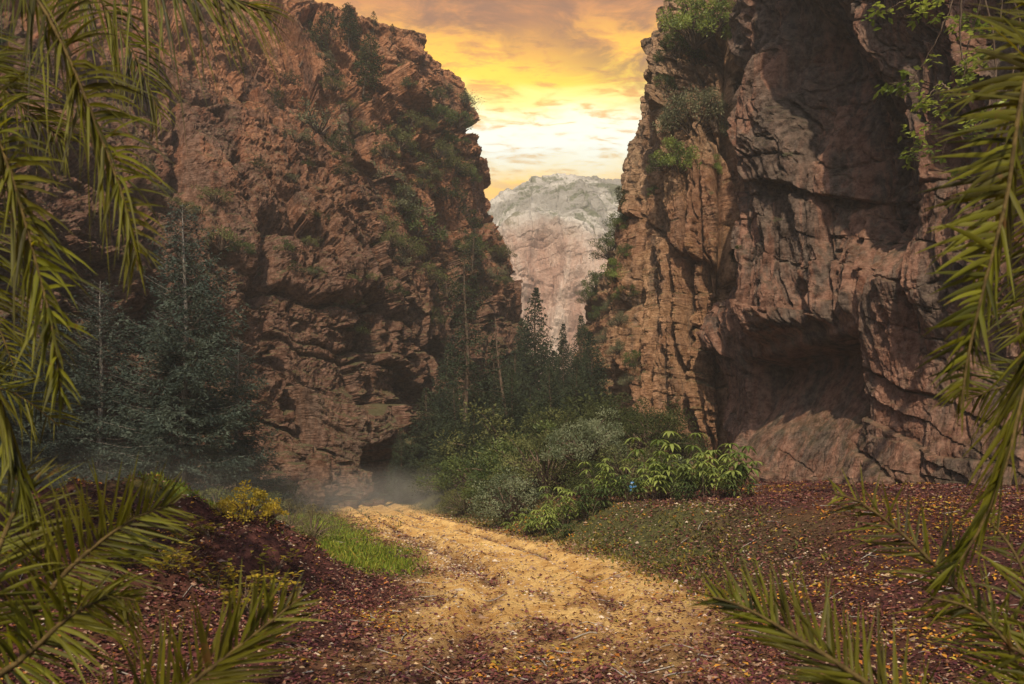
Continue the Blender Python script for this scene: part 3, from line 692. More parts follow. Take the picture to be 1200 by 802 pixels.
for px, py, Y, pr, H0, wf, lab in [(216, 238, 27, big, 11, 1.0, 'big blue-green spruce with silvery bare twigs at the foot of the left cliff'),
                               (118, 330, 29, big2, 10, 1.0, 'shorter blue-green spruce left of the big one, half behind palm fronds'),
                               (278, 395, 31, big2, 10, .75, 'small blue-green spruce right of the big one, nearest the rock pile'),
                               (20, 350, 27, big, 11, .8, 'blue-green spruce at the far left, mostly behind the palm')]:
    x = (px - PX0) / F * Y; z0 = gz(x, Y) - .15; H = P(px, py, Y)[2] - z0
    place('spruce_tree', parts(pr, TR), (x, Y, z0), (wf * .95, wf * .95, H / H0), label=lab, cat='tree', group='spruces below the left cliff')

# ---- trees and shrubs growing on the rock
crag = conifer(4, 1.1, 11, z0=.25, dens=.8, mat=M_pine, tuft=.22, power=.4, droop=.1); crag2 = conifer(4, 1.1, 12, z0=.12, dens=.6, mat=M_fir, tuft=.17, power=.9)
for px, py, hpx, pr, tl, lab in [
    (352, 82, 72, crag, .55, 'pine leaning out to the right from the upper left cliff'),
    (424, 118, 78, crag, .12, 'upright pine on the steep ledge below the left rim'),
    (405, 62, 55, crag, -.05, 'bushy pine high on the left cliff near the top of the photo'),
    (436, 40, 34, crag2, 0, 'small pine on the left rim where it meets the orange cloud'),
    (452, 48, 26, crag2, .05, 'smaller of the two pines at the highest point of the left rim'),
    (541, 122, 20, crag2, 0, 'tiny pine silhouetted on the left rim against the bright sky'),
    (552, 134, 13, crag2, .1, 'tiniest pine at the outer corner of the left rim'),
    (600, 322, 27, crag2, 0, 'lone little pine on the lower right edge of the left cliff before the mountain'),
    (556, 330, 60, crag2, .05, 'dark pine clinging to the shaded lower slope of the left cliff'),
    (470, 250, 45, crag2, -.1, 'dark pine in the green gully of the left cliff')]:
    q = surf_at(px, py, ('cliff',), 6)
    if q is None: print('NOSURF', px, py); continue
    p_ = q[0]; s = hpx * p_[1] / F / 4
    place('pine_tree', parts(pr, TR), p_ - q[1] * .2, s, label=lab, cat='tree', tilt=(0, tl), rz=0, group='small pines on the left cliff')
sc_a = shrub(1.5, .9, 1500, .075, M_scrub, 21, 30); sc_b = shrub(1.6, .8, 1300, .07, M_sage, 22, 26); sc_c = shrub(1.4, 1.0, 1400, .085, M_pine, 23, 24)
sc_d = shrub(1.5, 1.0, 1500, .085, M_green, 24, 26)
protos = {'scrub': sc_a, 'sage': sc_b, 'dark': sc_c, 'green': sc_d}
tone = {'scrub': 'olive', 'sage': 'grey-green', 'dark': 'dark green', 'green': 'fresh green'}
fixed = [(372, 150, 46, 'sage'), (350, 168, 30, 'sage'), (402, 172, 26, 'dark'), (345, 92, 20, 'dark'), (328, 128, 16, 'dark'), (386, 110, 22, 'scrub'), (395, 88, 18, 'dark'),
         (448, 215, 34, 'sage'), (470, 245, 40, 'sage'), (488, 275, 48, 'green'), (478, 300, 34, 'scrub'), (448, 185, 26, 'scrub'), (430, 165, 24, 'scrub'), (508, 210, 26, 'scrub'), (520, 240, 30, 'dark'),
         (540, 265, 32, 'dark'), (552, 290, 28, 'dark'), (500, 150, 20, 'scrub'), (520, 165, 18, 'scrub'), (480, 110, 18, 'green'), (505, 115, 14, 'dark'), (470, 90, 14, 'scrub'), (300, 195, 18, 'dark'),
         (262, 128, 16, 'dark'), (335, 215, 18, 'sage'), (368, 250, 14, 'scrub'), (330, 300, 18, 'green'), (362, 285, 16, 'scrub'), (372, 322, 16, 'green'), (530, 345, 30, 'dark'), (560, 350, 26, 'dark'),
         (575, 300, 20, 'scrub'), (586, 335, 16, 'dark'), (410, 360, 22, 'scrub'), (420, 395, 26, 'dark'), (250, 235, 28, 'scrub'), (232, 248, 24, 'sage'), (265, 285, 34, 'scrub'), (285, 300, 24, 'green'),
         (205, 240, 26, 'scrub'), (180, 225, 20, 'sage'), (430, 330, 18, 'scrub'), (500, 330, 28, 'scrub'), (460, 345, 20, 'dark'), (505, 380, 24, 'dark'), (455, 270, 26, 'scrub'), (540, 205, 16, 'scrub'),
         (548, 170, 12, 'green'), (400, 205, 20, 'dark'), (412, 130, 18, 'scrub')]
r7 = np.random.default_rng(77)
def ledge_random(name, n, box, smin=.35, minz=.35):
    V, N = SURF[name]; px, py = project(V)
    m = np.where((V[:, 1] > 8) & (px > box[0]) & (px < box[2]) & (py > box[1]) & (py < box[3]) & (N[:, 2] > minz) & (N[:, 1] < .2))[0]
    w = V[m, 1] ** -1.0; return [(float(px[i]), float(py[i])) for i in r7.choice(m, n, p=w / w.sum())]
for (a, b_) in ledge_random('cliff', 20, (430, 130, 560, 330)): fixed.append((a, b_, float(r7.uniform(20, 34)), str(r7.choice(['scrub', 'green', 'scrub', 'sage']))))
for (a, b_) in ledge_random('cliff', 26, (430, 100, 600, 380)): fixed.append((a, b_, float(r7.uniform(10, 22)), str(r7.choice(['scrub', 'dark', 'scrub', 'sage']))))
for (a, b_) in ledge_random('cliff', 24, (120, 0, 430, 420)): fixed.append((a, b_, float(r7.uniform(8, 18)), str(r7.choice(['scrub', 'dark', 'sage']))))
done = []
for px, py, wpx, kd in fixed:
    q = surf_at(px, py, ('cliff',), 6)
    if q is None: print('NOSURF', px, py); continue
    done.append((px, py, wpx, kd, q))
ORD = ['leftmost', 'second from the left', 'third from the left', 'fourth from the left', 'fifth from the left', 'sixth from the left', 'seventh from the left', 'eighth from the left', 'ninth from the left', 'tenth from the left', 'eleventh from the left']
bands = [(-50, 75, 'near the top edge'), (75, 120, 'below the rim'), (120, 160, 'on the upper ledges'), (160, 205, 'below the upper ledges'), (205, 245, 'above the middle'), (245, 290, 'across the middle'), (290, 335, 'below the middle'), (335, 900, 'low')]
def sizew(w): return 'small' if w < 14 else 'round' if w < 26 else 'wide spreading'
for lo, hi, where in bands:
    for kd in protos:
        L_ = sorted([d for d in done if lo <= d[1] < hi and d[3] == kd], key=lambda d: d[0])
        for i, (px, py, wpx, _, q) in enumerate(L_):
            s = 1.45 * wpx * q[0][1] / F / 1.5
            lab = f"{tone[kd]} shrub {where} of the left cliff" + (f", {(ORD + ['second from the right', 'rightmost'])[-1 if i == len(L_) - 1 and i > 1 else -2 if i == len(L_) - 2 and i > 8 else min(i, 10)]}" if len(L_) > 1 else '')
            place('shrub', parts(protos[kd], SH), q[0] - q[1] * .12 * s, s, label=lab, cat='shrub', group='shrubs growing on the left cliff', sq=(1, 1, random.uniform(.7, 1.1)))
# right pillar and wall
hb_a = shrub(2.0, 1.5, 3200, .10, M_bright, 31, 34, gap=.3); hb_b = shrub(2.0, 1.5, 3600, .07, M_sage, 32, 36, gap=.34); hb_c = shrub(2.0, 1.6, 3000, .09, M_green, 33, 30)
for px, py, wpx, pr, lab in [
    (808, 42, 62, hb_a, 'bright green bush crowning the right cliff pillar at the top of the photo'), (790, 62, 34, hb_c, 'leafy green bush on the outer left edge of the pillar top'),
    (838, 22, 30, hb_a, 'light green bush where the pillar meets the tall right wall'),
    (818, 150, 62, hb_b, 'wide grey-green bush draped over the middle ledge of the right pillar'), (792, 138, 34, hb_b, 'smaller grey-green bush left of the wide draped one'),
    (838, 128, 28, hb_b, 'upper grey-green bush beside the deep cleft of the right pillar'), (790, 200, 40, hb_a, 'bright leafy bush hanging below the grey-green ones on the pillar'),
    (768, 190, 24, hb_c, 'green bush on the left edge of the right pillar'), (835, 205, 22, hb_a, 'small bright bush low beside the cleft of the right pillar'), (770, 225, 18, hb_c, 'lowest small green bush on the right pillar'),
    (775, 110, 24, hb_c, 'green bush high on the shaded left edge of the right pillar')]:
    q = surf_at(px, py, ('rock_pillar_cliff', 'cliff_wall'), 7)
    if q is None: print('NOSURF', px, py); continue
    s = 1.4 * wpx * q[0][1] / F / 2.0
    place('shrub', parts(pr, SH), q[0] - q[1] * .1 * s - np.array([0, 0, .3 * s]), s, label=lab, cat='shrub', group='bushes on the right cliff pillar')
for px, py, wpx, pr, lab in [(928, 190, 13, sc_b, 'small grey tuft on the right wall near the top of its dark hollow'), (910, 262, 12, sc_b, 'tiny grey tuft on the right wall, right of the pillar cleft'),
                             (852, 188, 12, sc_d, 'small green tuft on the rounded edge of the right wall'), (870, 288, 11, sc_d, 'lowest tiny tuft on the dark right wall')]:
    q = surf_at(px, py, ('cliff_wall',), 7)
    if q is not None:
        s = wpx * q[0][1] / F / 1.5; place('shrub', parts(pr, SH), q[0] - q[1] * .05, s, label=lab, cat='shrub', group='tufts on the right wall')
sapq = surf_at(826, 98, ('rock_pillar_cliff',), 8)
if sapq is not None:
    acc = Acc(); s = sapq[0][1] / F
    for e_ in ((-14, 42), (-4, 30), (-20, 28)):
        tube(acc, [(0, 0, -.2), (e_[0] * .3 * s, 0, e_[1] * .4 * s), (e_[0] * s, -.1, e_[1] * s)], [.10, .07, .02], 6)
    cr = Acc(); r_ = np.random.default_rng(5); n = 700
    c_ = np.array([(-14, 0, 44), (-4, 0, 32), (-20, 0, 30), (-10, 2, 38)]) * s; k_ = r_.integers(0, 4, n)
    leaves(cr, c_[k_] + r_.normal(0, .28, (n, 3)), r_.normal(size=(n, 3)), .13, .06, r=r_)
    place('sapling', [('trunk', acc.mesh('trunk', M_bark, True)), ('crown', cr.mesh('crown', M_green))], sapq[0], 1, 0, 'thin crooked sapling growing out of the right pillar under the top bush', 'tree')
# buttress
for i, (px, py, wpx, pr, lab) in enumerate([(724, 272, 34, hb_c, 'top green bush on the buttress against the right pillar'), (705, 305, 40, hb_c, 'dark rounded bush at the rim of the middle buttress'),
    (694, 330, 34, hb_c, 'bush below the dead snag on the buttress'), (716, 328, 34, hb_a, 'brightest light green bush on the buttress'), (690, 352, 26, hb_c, 'lowest rim bush at the left end of the buttress'),
    (735, 300, 24, hb_c, 'bush wedged between buttress and right pillar'), (720, 380, 24, hb_b, 'grey-green bush halfway down the buttress'), (700, 405, 28, hb_b, 'grey-green bush on the lower buttress face'),
    (712, 352, 30, hb_b, 'grey-green bush under the bright one on the buttress'), (730, 350, 26, hb_c, 'dark bush against the pillar at half height'), (698, 375, 26, hb_c, 'dark bush on the left face of the buttress'), (728, 405, 26, hb_b, 'pale bush on a lower buttress ledge beside the pillar'), (680, 395, 22, hb_c, 'dark bush on the outer left corner of the buttress'),
    (738, 430, 30, hb_c, 'green bush in the cleft where buttress and pillar meet'), (684, 440, 26, hb_c, 'green bush at the foot of the buttress'), (742, 455, 30, hb_b, 'grey-green bush at the foot of the right pillar')]):
    q = surf_at(px, py, ('rock_buttress', 'rock_pillar_cliff'), 9)
    if q is None: print('NOSURF', px, py); continue
    s = wpx * q[0][1] / F / 2.0
    place('shrub', parts(pr, SH), q[0] - q[1] * .1 * s - np.array([0, 0, .3 * s]), s * 1.1, label=lab, cat='shrub', group='bushes on the middle buttress')
q = surf_at(697, 296, ('rock_buttress',), 10)
if q is not None:
    acc = Acc(); H = 50 * q[0][1] / F; r_ = np.random.default_rng(8)
    tube(acc, [(0, 0, -.3), (.05, 0, H * .5), (0, 0, H)], [.11, .08, .02], 6)
    for k in range(16):
        h_ = H * r_.uniform(.25, .95); a = r_.uniform(0, 6.28); l_ = .5 * (1.1 - h_ / H) + .12
        tube(acc, [(0, 0, h_), (math.cos(a) * l_, math.sin(a) * l_, h_ - .1 + .2 * r_.random())], [.02, .008], 3)
    o = link('dead_tree', acc.mesh('dead_tree', M_bark, True)); o.location = q[0]; tag(o, 'bare dead snag standing on the middle buttress before the mountain', 'tree')
q = surf_at(735, 262, ('rock_buttress', 'rock_pillar_cliff'), 12)
if q is not None: place('pine_tree', parts(crag, TR), q[0], 40 * q[0][1] / F / 4, label='feathery pine leaning out from behind the right pillar above the buttress', cat='tree', tilt=(0, -.4), rz=0)

# ---- undergrowth in the valley
und_a = shrub(2.4, 1.7, 5200, .085, M_green, 41, 44, gap=.3); und_b = shrub(2.6, 1.9, 5600, .07, M_scrub, 42, 46, gap=.3); und_c = shrub(2.4, 1.6, 5000, .08, M_pine, 43, 40)
und_s = shrub(2.2, 1.6, 4200, .075, M_silverleaf, 44, 36, gap=.3)
silver = shrub(2.9, 3.1, 7500, .085, M_silverleaf, 45, 52, tree=True, gap=.26)
dkt = shrub(3.2, 3.4, 9000, .09, M_pine, 46, 60, tree=True, gap=.3)
U = 'bushes of the valley undergrowth'
def ground_plant(name, pr, px, Y, hpx, lab, cat, grp=None, base_h=1.7, names=SH, w=1.0):
    x = (px - PX0) / F * Y; s = hpx * (1.2 if grp == U else 1) * Y / F / base_h
    return place(name, parts(pr, names), (x, Y, gz(x, Y) - .04), (s * w, s * w, s), label=lab, cat=cat, group=grp)
ground_plant('broadleaf_tree', silver, 688, 26, 108, 'small silvery-leaved tree in the middle of the undergrowth', 'tree', None, 3.1, ('trunk', 'crown'), .95)
for a in [(762, 29.5, 105, 'dark rounded tree at the foot of the right pillar'), (655, 33, 95, 'dark leafy tree behind and left of the silvery tree'), (722, 33, 110, 'dark leafy tree between the silvery tree and the buttress'), (800, 31, 60, 'low dark tree squeezed against the right cliff foot')]:
    ground_plant('broadleaf_tree', dkt, *a, 'tree', 'dark broadleaf trees in the gap', 3.4, ('trunk', 'crown'))
U = 'bushes of the valley undergrowth'
for pr, px, Y, h, lab, w in [
    (und_s, 600, 26.5, 62, 'silvery bush at the left end of the undergrowth, nearest the road', 1), (und_b, 640, 28, 66, 'olive bush just left of the silvery tree', 1), (und_a, 625, 31, 72, 'green bush behind the silvery bush', 1.2),
    (und_b, 735, 25.5, 52, 'olive bush right of the silvery tree', 1.1), (und_c, 700, 24.5, 40, 'low dark bush under the silvery tree', 1.2), (und_a, 560, 34, 52, 'green bush at the foot of the cone-shaped spruce', 1.2),
    (und_c, 536, 38, 48, 'dark bush left of the cone-shaped spruce', 1.0), (und_c, 506, 43, 40, 'dark bush by the bend of the road', .8), (und_c, 480, 45, 34, 'dark bush right where the road ends', .7),
    (und_a, 590, 30, 40, 'low green bush behind the verge of the road', 1.3), (und_b, 545, 32, 26, 'small olive bush spilling onto the road verge', 1.4),
    (und_s, 780, 25, 44, 'silvery low bush before the right cliff foot', 1.2), (und_c, 820, 24, 36, 'dark low bush behind the bright leafy plants', 1.3),
    (und_c, 205, 22, 42, 'dark bush under the big spruce', 1.4), (und_b, 255, 24, 40, 'olive bush in the mist right of the big spruce', 1.4), (und_c, 150, 20, 46, 'dark bush in the deep shade at the left', 1.4),
    (und_b, 298, 27, 34, 'olive bush before the rock pile', 1.2), (und_c, 100, 18, 50, 'dark bush at the left behind the arching fronds', 1.4), (und_c, 333, 33, 30, 'small dark bush touching the rock pile', 1.1),
    (und_c, 655, 38, 90, 'tall dark bush filling the gap under the firs', 1.3), (und_b, 610, 37, 80, 'tall olive bush under the firs, left of the silvery tree', 1.2)]:
    ground_plant('bush', pr, px, Y, h, lab, 'bush', U, w=w)
lp = [lance_plant(1.15, 11, 51, .25), lance_plant(1.0, 9, 52, .22, M_green), lance_plant(1.5, 13, 53, .27, spread=.6)]
for i, (px, Y, h, k, lab) in enumerate([(612, 23.2, 32, 0, 'leftmost bright broad-leaved plant, low by the verge'), (638, 22.6, 38, 0, 'bright plant second from the left in the leafy row'), (662, 22.3, 48, 2, 'bright plant in front of the silvery tree trunk'),
    (688, 22, 44, 1, 'deeper green plant right under the silvery tree'), (712, 22.3, 50, 2, 'bright plant just left of the small blue bundle'), (738, 21.8, 36, 1, 'low green plant in front of the small blue bundle'),
    (764, 22, 46, 0, 'bright plant just right of the small blue bundle'), (782, 22.4, 74, 2, 'tall leggy plant rising against the dark cliff foot'), (806, 21.6, 46, 1, 'green plant right of the tall leggy one'),
    (828, 21.4, 54, 2, 'bright broad-leaved plant before the right cliff base'), (850, 21.2, 62, 0, 'tall bright plant near the right end of the leafy row'), (868, 20.6, 36, 1, 'rightmost green plant, low against the smooth rock'),
    (652, 21.4, 26, 1, 'very low green plant spilling down the bank'), (795, 20.6, 28, 1, 'low plant at the top of the orange leaf bank')]):
    ground_plant('leafy_plant', lp[k], px, Y, h, lab, 'plant', 'bright leafy plants along the bank', [1.15, 1.0, 1.5][k])
# mound plants
yb = shrub(1.0, .8, 1100, .055, M_yellow, 61, 22, aspect=.8, gap=.3)
for px, Y, h, lab in [(292, 12.6, 48, 'yellow-leaved bush on the crest of the dark mound'), (318, 13.4, 26, 'small yellow bush right of the crest bush, beside the grass'), (262, 12.9, 24, 'small yellow bush left of the crest bush')]:
    ground_plant('bush', yb, px, Y, h, lab, 'bush', 'yellow bushes on the mound', .8)
dryb = shrub(1.6, 1.2, 2600, .05, M_dry, 62, 30)
ground_plant('bush', dryb, 366, 20.5, 46, 'dry grey-green twiggy bush beside the bright grass', 'bush', None, 1.2)
ground_plant('bush', dryb, 340, 23.5, 40, 'dry grey twiggy bush behind the bright grass', 'bush', None, 1.2)
def sprig(seed):
    r = np.random.default_rng(seed); st, cr = Acc(), Acc()
    for i in range(7):
        a = r.uniform(0, 6.28); tip = np.array([math.cos(a) * .16, math.sin(a) * .16, r.uniform(.10, .24)])
        tube(st, [(0, 0, -.03), tip * [.5, .5, .7], tip], .004, 3)
        n = 5; az = r.uniform(0, 6.28, n); leaves(cr, tip + r.normal(0, .035, (n, 3)), np.stack([np.cos(az), np.sin(az), r.uniform(-.1, .4, n)], 1), .085, .06, .12, np.array([0, 0, 1.]), r=r)
    return st.mesh('stems', M_bark, True), cr.mesh('foliage', M_yellow)
spg = [sprig(k) for k in range(4)]; r8 = np.random.default_rng(12)
rowsS = [(11.4, 'near the crest of the mound'), (10.4, 'on the front of the mound'), (9.4, 'low on the shaded side of the mound')]
for Yc, where in rowsS:
    xs_ = np.sort(r8.uniform(-6.8, -3.4, 8)) if Yc > 11 else np.sort(r8.uniform(-5.6, -3.0, 8))
    for i, x in enumerate(xs_):
        y = Yc + r8.uniform(-.35, .35)
        place('seedling', parts(spg[i % 4], SH), (x, y, gz(x, y)), r8.uniform(.8, 1.5), label=f'yellow-leaved seedling {where}, {ORD[i]}', cat='seedling', group='yellow seedlings on the mound')

# overhanging tree at the top right: long hanging twigs with bright leaves
root = P(1150, -75, 13.5); wacc, cacc = Acc(), Acc(); r9 = np.random.default_rng(91)
tube(wacc, [P(1290, -130, 15.5), P(1220, -100, 14.4), root], [.16, .12, .08], 8)
for path, nl in [([(1150, -75), (1105, -30), (1060, 0), (1028, 18)], 60), ([(1150, -75), (1120, -10), (1100, 40), (1070, 90), (1040, 98)], 80), ([(1130, -40), (1120, 40), (1128, 95), (1096, 128)], 80),
                 ([(1150, -75), (1150, -10), (1135, 50), (1120, 110), (1080, 150), (1062, 180)], 120), ([(1150, -60), (1175, 0), (1160, 60), (1130, 80)], 70), ([(1140, -30), (1150, 15), (1130, 22), (1160, 38)], 60),
                 ([(1110, -30), (1090, 5), (1062, 20)], 40), ([(1150, -20), (1165, 70), (1150, 140), (1110, 165), (1100, 200)], 100), ([(1180, -30), (1192, 40), (1180, 110), (1150, 150)], 60), ([(1120, 110), (1100, 100), (1085, 120)], 30)]:
    k = catmull([P(a + r9.normal(0, 2), b_, 13.5 + .25 * i + r9.normal(0, .15)) for i, (a, b_) in enumerate(path)], np.linspace(0, len(path) - 1, 26)) + r9.normal(0, .012, (26, 3))
    tube(wacc, k, np.linspace(.022, .005, 26), 4)
    ii = r9.integers(7, 26, max(3, nl // 9)); ii[0] = 25
    for j in ii:
        tw = k[j] + r9.normal(0, .13, 3) * [1, 1, .6]; tube(wacc, [k[j], tw], [.005, .003], 3)
        n = int(r9.integers(7, 13)); az = r9.uniform(0, 6.28, n)
        leaves(cacc, tw + r9.normal(0, .06, (n, 3)), np.stack([np.cos(az), np.sin(az), r9.uniform(-.8, .2, n)], 1), r9.uniform(.10, .19, n), .085, .15, np.array([0, 0, 1.]), r=r9)
e = empty('overhanging_tree', tuple(P(1290, -130, 15.5)))
for nm, a_, m_ in (('branch', wacc, M_bark), ('foliage', cacc, M_bright)):
    o = link(nm, a_.mesh(nm, m_, nm == 'branch'), e); o.matrix_parent_inverse = __import__('mathutils').Matrix.Translation(-Vector(P(1290, -130, 15.5)))
tag(e, 'thin branches with bright green leaves hanging over the dark right wall', 'tree')

# boulders
def boulder(w, d, h, seed):
    r = np.random.default_rng(seed); nu, nv = 64, 34
    th = np.linspace(0, 2 * np.pi, nu, endpoint=False)[:, None]; ph = np.linspace(-np.pi / 2, np.pi / 2, nv)[None]
    sg = lambda v, p: np.sign(v) * np.abs(v) ** p
    v = np.stack([sg(np.cos(ph), .55) * sg(np.cos(th), .75), sg(np.cos(ph), .55) * sg(np.sin(th), .75), sg(np.sin(ph), .75) + 0 * th], -1)
    k = 1 + .30 * fbm(v[..., 0] * .9, v[..., 1] * .9, v[..., 2] * .9 + seed, 5, seed, .55) + .05 * np.tanh(4 * pn(v[..., 0] * .3, v[..., 1] * .3, v[..., 2] * 4 * h, seed + 2))
    v = v * k[..., None] * [w / 2, d / 2, h / 2]
    i = np.arange(nu * nv).reshape(nu, nv); j = np.roll(i, -1, 0)
    f = np.stack([i[:, :-1].ravel(), j[:, :-1].ravel(), j[:, 1:].ravel(), i[:, 1:].ravel()], 1)
    return mesh_np('boulder', v.reshape(-1, 3), f, M_left, smooth=False)
for i, (px, py, wp, hp, Y, lab) in enumerate([
    (330, 578, 44, 24, 36, 'wide flat red boulder at the bottom left of the rock pile'), (362, 580, 34, 28, 36.4, 'red boulder at the bottom right of the rock pile'), (320, 560, 34, 16, 36.8, 'slab-like red boulder second up on the left of the pile'),
    (345, 556, 40, 22, 37.2, 'large middle boulder of the rock pile'), (372, 552, 30, 34, 37.6, 'upright block at the right of the rock pile beside the cave'), (335, 540, 34, 18, 37.8, 'topmost flat slab of the rock pile'),
    (356, 530, 26, 16, 38.2, 'small block on the top right of the rock pile'), (606, 547, 20, 12, 30.2, 'pale rounded boulder showing through the middle bushes'), (625, 543, 22, 9, 30.6, 'flat pale boulder beside the rounded one in the bushes'),
    (306, 584, 24, 14, 35.6, 'small red boulder leftmost by the rock pile')]):
    p_ = P(px, py, Y); o = link('boulder', boulder(wp * Y / F, wp * Y / F * .8, hp * Y / F * 1.15, 70 + i)); o.location = p_ ; o.rotation_euler = (0, random.uniform(-.1, .1), random.uniform(0, 6))
    tag(o, lab, 'boulder', 'boulders of the valley floor')
rb_ = np.random.default_rng(55)
rubm = [boulder(1, .8, .6, 90 + k) for k in range(4)]
for me_ in rubm[1::2]: me_.materials[0] = M_right
for i in range(9):
    px = 868 + i * 22 + rb_.uniform(-5, 5); q = surf_at(px, 598, ('cliff_wall',), 9)
    if q is None: continue
    x, y = q[0][0] - .3, q[0][1] - .5
    o = link('stone', rubm[2 * (i % 2) + 1]); s_ = float(rb_.uniform(.25, .8)); o.scale = (s_, s_, s_); o.location = (x, y, gz(x, y) + .08 * s_); o.rotation_euler = (0, 0, float(rb_.uniform(0, 6)))
    tag(o, f'fallen stone at the foot of the smooth right wall, {ORD[i]}', 'stone', 'stones at the cliff feet')
for i, px in enumerate([398, 412, 428, 441, 300, 285]):
    q = surf_at(px, 578, ('cliff',), 9)
    if q is None: continue
    x, y = q[0][0] + .3, q[0][1] - .7
    o = link('stone', rubm[2 * (i % 2)]); s_ = float(rb_.uniform(.4, 1.0)); o.scale = (s_, s_, s_); o.location = (x, y, gz(x, y) + .1 * s_); o.rotation_euler = (0, 0, float(rb_.uniform(0, 6)))
    tag(o, 'fallen red stone at the left cliff foot, ' + ['just right of the cave', 'second right of the cave', 'third right of the cave', 'farthest right of the cave', 'left of the rock pile', 'farthest left of the rock pile'][i], 'stone', 'stones at the cliff feet')
# small blue bundle
bv = []; acc = Acc(); r_ = np.random.default_rng(3)
M_blue = plain_mat('blue_cloth', (.05, .20, .55), (.12, .36, .80), 9)
e = empty('bag', tuple(P(741, 577, 22.6)))
th = np.linspace(0, 2 * np.pi, 20, endpoint=False)
prof = [(0.02, 0), (.10, .01), (.13, .08), (.12, .17), (.08, .23), (.035, .26), (.05, .30), (.01, .31)]
acc = Acc(); v = np.array([[(a * (1 + .12 * math.sin(3 * t_ + a * 9)) * math.cos(t_), a * .75 * math.sin(t_), h_) for t_ in th] for a, h_ in prof]); i = np.arange(8 * 20).reshape(8, 20); j = np.roll(i, -1, 1)
acc.add(v.reshape(-1, 3), np.stack([i[:-1].ravel(), j[:-1].ravel(), j[1:].ravel(), i[1:].ravel()], 1)); link('cloth', acc.mesh('cloth', M_blue, True), e)
acc = Acc(); tube(acc, [(.04 * math.cos(t_), .04 * math.sin(t_), .262) for t_ in np.linspace(0, 6.4, 14)], .010, 6); link('tie', acc.mesh('tie', plain_mat('pale_cord', (.6, .62, .65), (.75, .77, .8)), True), e)
tag(e, 'small bright blue bundle half hidden among the green leafy plants', 'bag')

# ---- ground litter, grass, stones
def scatter_xy(n, dens, ymin=5.5, ymax=34, r=rng, xr=None):
    """points roughly even in the photo's near ground, thinned by dens(x,y)"""
    y = ymin * (ymax / ymin) ** r.random(n * 3); w = (6 + .72 * y) if xr is None else xr
    x = r.uniform(-1, 1, n * 3) * w
    k = r.random(n * 3) < dens(x, y); return x[k][:n], y[k][:n]
def litter_d(x, y):
    rm = road_mask(x, y); g = grass_mask(x, y)
    mnd = sst(-2.8, -3.6, x)
    pat = sst(-.35, .25, fbm(x * .8, y * .8, 0, 4, 81))
    return np.clip((1 - .93 * rm * (1 - .8 * sst(.1, .5, pn(x * 1.1, y * .9, 3.3, 82)) * sst(16, 9, y))) * (1 - .96 * g) * (.4 + .6 * pat) * (.6 + .4 * mnd), 0, 1)
x, y = scatter_xy(190000, litter_d); n = len(x); z = ground_z(x, y)
pal = np.array([(.09, .028, .03), (.14, .045, .045), (.05, .022, .025), (.18, .075, .05), (.24, .12, .08), (.25, .16, .12), (.10, .03, .045), (.16, .055, .055)])
tint = pal[rng.integers(0, len(pal), n)] * rng.uniform(.6, 1.3, (n, 1))
gold = (rng.random(n) < .5 * sst(.05, .35, fbm(x * .45, y * .45, 0, 3, 84) + .25 * sst(2, 4, x - road_s(y)) - .12)) | (rng.random(n) < .05)
tint[gold] = np.array([(.50, .25, .04), (.40, .15, .03), (.36, .29, .05)])[rng.integers(0, 3, gold.sum())] * rng.uniform(.6, 1.1, (gold.sum(), 1))
acc = Acc(); az = rng.uniform(0, 6.28, n)
leaves(acc, np.stack([x, y, z + .008 + .02 * rng.random(n)], 1), np.stack([np.cos(az), np.sin(az), rng.normal(0, .3, n)], 1), (.03 + .075 * rng.random(n) ** 2) * (.7 + .03 * y), rng.uniform(.03, .06, n) * (.7 + .03 * y), .25, np.array([0, 0, 1.]), tint)
M_litter = leaf_mat('fallen_leaf', (.1, .1, .1), (.1, .1, .1), .1, .75, True, .15)
tag(link('fallen_leaves', acc.mesh('fallen_leaves', M_litter)), kind='stuff')
# grass
x, y = scatter_xy(70000, lambda x, y: np.maximum(grass_mask(x, y), .0) ** 1.5, 12, 36); n = len(x); z = ground_z(x, y)
acc = Acc(); tint = np.array([.12, .18, .018]) * rng.uniform(.35, 1.6, (n, 1)) + np.array([.20, .12, .03]) * rng.random((n, 1)) ** 2
leaves(acc, np.stack([x, y, z - .01], 1), np.stack([rng.normal(0, .45, n), rng.normal(0, .45, n), np.ones(n)], 1), (.04 + .13 * rng.random(n) ** 1.6), .018 + .0006 * y, .1, None, tint)
tag(link('grass', acc.mesh('grass', leaf_mat('grass_blade', (.1, .1, .1), (.1, .1, .1), .35, .6, True, .2))), kind='stuff')
# weeds along the right verge and mossy bits on the mound
def weed_d(x, y):
    d = x - road_s(y); e_ = fbm(x * .35, y * .35, 0, 4, 22)
    a = sst(1.5, 2.6, d + .6 * e_) * sst(6.0, 2.5, d + 3 * e_) * sst(10, 16, y)
    m = sst(.1, .45, fbm(x * .9, y * .9, 0, 3, 90)) * sst(-2.6, -3.4, x) * sst(8, 9.5, y) * .8
    far = sst(32, 38, y) * (1 - road_mask(x, y))
    return np.clip(a + m + far, 0, 1) * (.35 + .65 * sst(-.2, .3, fbm(x * 1.3, y * 1.3, 0, 3, 92)))
x, y = scatter_xy(60000, weed_d, 7, 46); n = len(x); z = ground_z(x, y)
acc = Acc(); tint = np.array([.075, .085, .022]) * rng.uniform(.5, 1.6, (n, 1)) + np.array([.16, .08, .0]) * (rng.random((n, 1)) ** 3)
leaves(acc, np.stack([x, y, z - .01], 1), np.stack([rng.normal(0, .8, n), rng.normal(0, .8, n), np.ones(n) * .8], 1), rng.uniform(.06, .16, n), rng.uniform(.03, .06, n), .15, None, tint)
tag(link('ground_cover', acc.mesh('ground_cover', M_litter)), kind='stuff')
